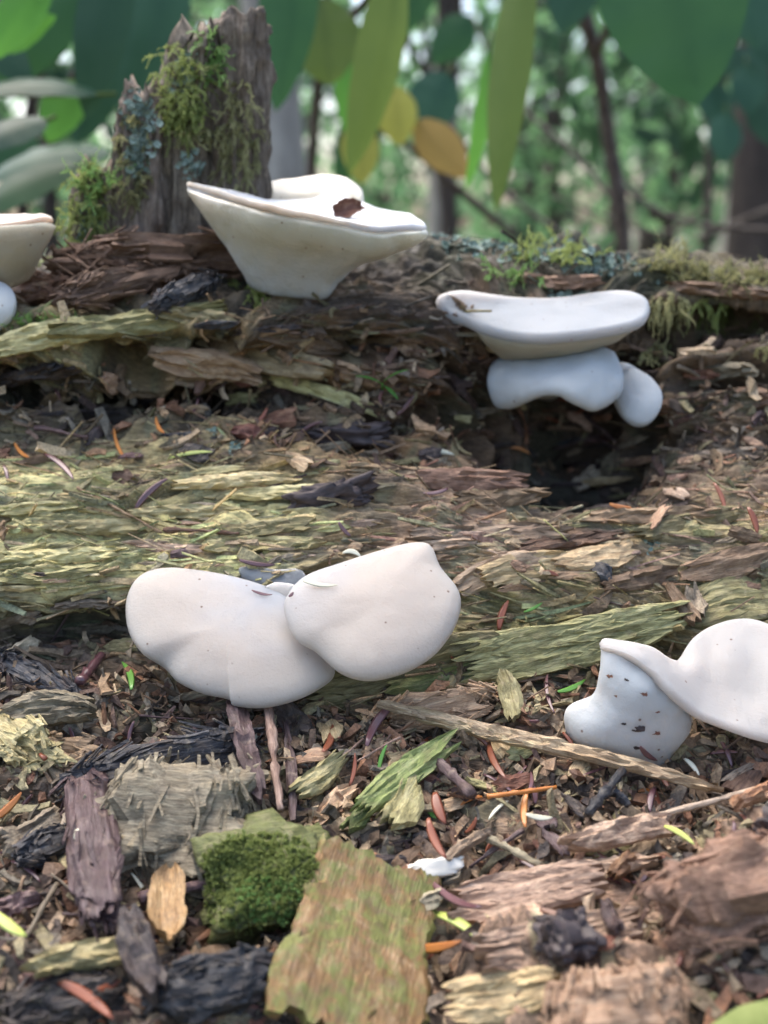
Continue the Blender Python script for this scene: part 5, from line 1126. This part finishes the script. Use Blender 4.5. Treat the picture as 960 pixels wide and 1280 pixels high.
def tree(px, Ym, h, r0, cz, sc, k, mat, bark, label, group, lean=0.0):
    x = (px - 480) / FPX * Ym; g = 0.0
    t = thing('forest_tree', label, 'tree', (x, Ym, g - 0.08), group)
    rr = np.random.default_rng(k * 7 + int(Ym * 10)); u = np.linspace(0, 1, 14)
    P = np.stack([x + lean * h * u + 0.03 * h * np.sin(u * 4 + k) * 0.5, Ym + 0.02 * h * np.sin(u * 3 + k), g - 0.08 + u * h], -1)
    V, F = tube(P, np.linspace(r0, r0 * 0.35, 14) * (1 + 0.35 * np.exp(-u * 14)), 12, 0.0, 0); part('trunk', V, F, M[bark], t, recalc=True)
    if sc:
        c = np.array([P[int(len(P) * 0.5)][0], Ym, g + cz]); 
        key = (k % 4, mat)
        if key not in CRM:
            CRM[key] = mesh_from(CR[k % 4][0], CR[k % 4][1], 'crown', smooth=False); CRM[key].materials.append(M[mat])
        o = bpy.data.objects.new('crown', CRM[key]); COL.objects.link(o); o.parent = t; o.location = Vector(c) - t.location; o.scale = (sc, sc, sc); o.rotation_euler = (0, 0, k * 1.7)
        V, F = [], []
        base = P[int(len(P) * 0.35)]
        for q in range(7):
            e = c + np.array(CR[k % 4][2][q * 2]) * sc; ca, sa = math.cos(k * 1.7), math.sin(k * 1.7); w = CR[k % 4][2][q * 2] * sc; e = c + np.array([w[0]*ca - w[1]*sa, w[0]*sa + w[1]*ca, w[2]])
            s = P[min(13, int(14 * (0.25 + 0.07 * q)))]; v, f = tube(catmull([s, (s + e) / 2 + np.array([0, 0, 0.06]), e], 7), np.linspace(r0 * 0.4, r0 * 0.1, 7), 6)
            F += [tuple(int(a) + len(V) for a in ff_) for ff_ in f]; V += list(v)
        part('limbs', np.array(V), F, M[bark], t, recalc=True)
G1 = 'saplings in the wood beyond the log'
for k, (px, Ym, cz, sc, mt) in enumerate([(60, 2.6, 0.95, 0.8, 'l_far2'), (330, 3.4, 1.35, 0.8, 'l_far'), (560, 3.0, 1.25, 0.7, 'l_far2'), (690, 4.2, 0.9, 0.8, 'l_far'), (830, 4.6, 1.0, 0.9, 'l_far'), (960, 2.9, 1.1, 0.85, 'l_far2'),
        (200, 5.0, 1.1, 1.1, 'l_far'), (470, 5.6, 1.0, 1.1, 'l_far'), (640, 6.4, 1.7, 1.2, 'l_far2'), (900, 6.8, 1.3, 1.3, 'l_far'), (-40, 4.4, 1.2, 1.1, 'l_far'), (760, 7.8, 1.6, 1.5, 'l_far'), (330, 8.4, 1.4, 1.6, 'l_far2'), (560, 9.5, 1.2, 1.7, 'l_far'), (1040, 5.0, 1.2, 1.2, 'l_far2'), (100, 9.0, 1.5, 1.8, 'l_far'), (-500, 5.5, 1.2, 1.3, 'l_far'), (-300, 8.0, 1.4, 1.7, 'l_far2'), (-900, 7.5, 1.4, 1.7, 'l_far'), (1350, 6.0, 1.2, 1.4, 'l_far'), (1600, 8.5, 1.5, 1.8, 'l_far2'), (1250, 9.5, 1.4, 1.8, 'l_far')]):
    tree(px, Ym, cz + sc * 0.7, 0.016 + 0.004 * Ym, cz, sc, k, mt, 'bark_far', 'slender leafy sapling with pale green foliage beyond the log' if mt == 'l_far' else 'slender sapling with dark green foliage beyond the log', G1 if mt == 'l_far' else 'dark saplings in the wood beyond the log')
for k, (px, Ym, r0, bark, label) in enumerate([(366, 2.4, 0.055, 'bark_pale', 'pale grey tree trunk behind the shrub with drooping leaves'), (975, 2.0, 0.05, 'bark_far', 'dark brown tree trunk beyond the end of the mossy crest'), (920, 5.5, 0.07, 'bark_pale', 'grey tree trunk far behind the thin grey stems'), (660, 6.5, 0.06, 'bark_far', 'brown trunk far behind the narrow olive leaf'), (520, 4.0, 0.05, 'bark_pale', 'pale slim trunk far behind the yellow leaves'), (800, 9.0, 0.12, 'bark_far', 'far dark trunk behind the crooked stem'), (240, 7.0, 0.10, 'bark_far', 'far dark trunk hidden behind the snag')]):
    tree(px, Ym, 6.0, r0, 0, 0, k + 3, 'l_far', bark, label, None, lean=0.01 * (-1) ** k)

lf = thing('fallen_leaf', 'pale green fallen leaf lying at the near edge of the rough bark', 'leaf', at(930, 1290, 17.6))
V, F = leaf_geo(at(1040, 1268, 18.2), at(868, 1312, 17.2), 0.011, np.array([0.1, -0.3, 0.9]), curve=0.04); part('blade', V, F, M['moss'], lf)
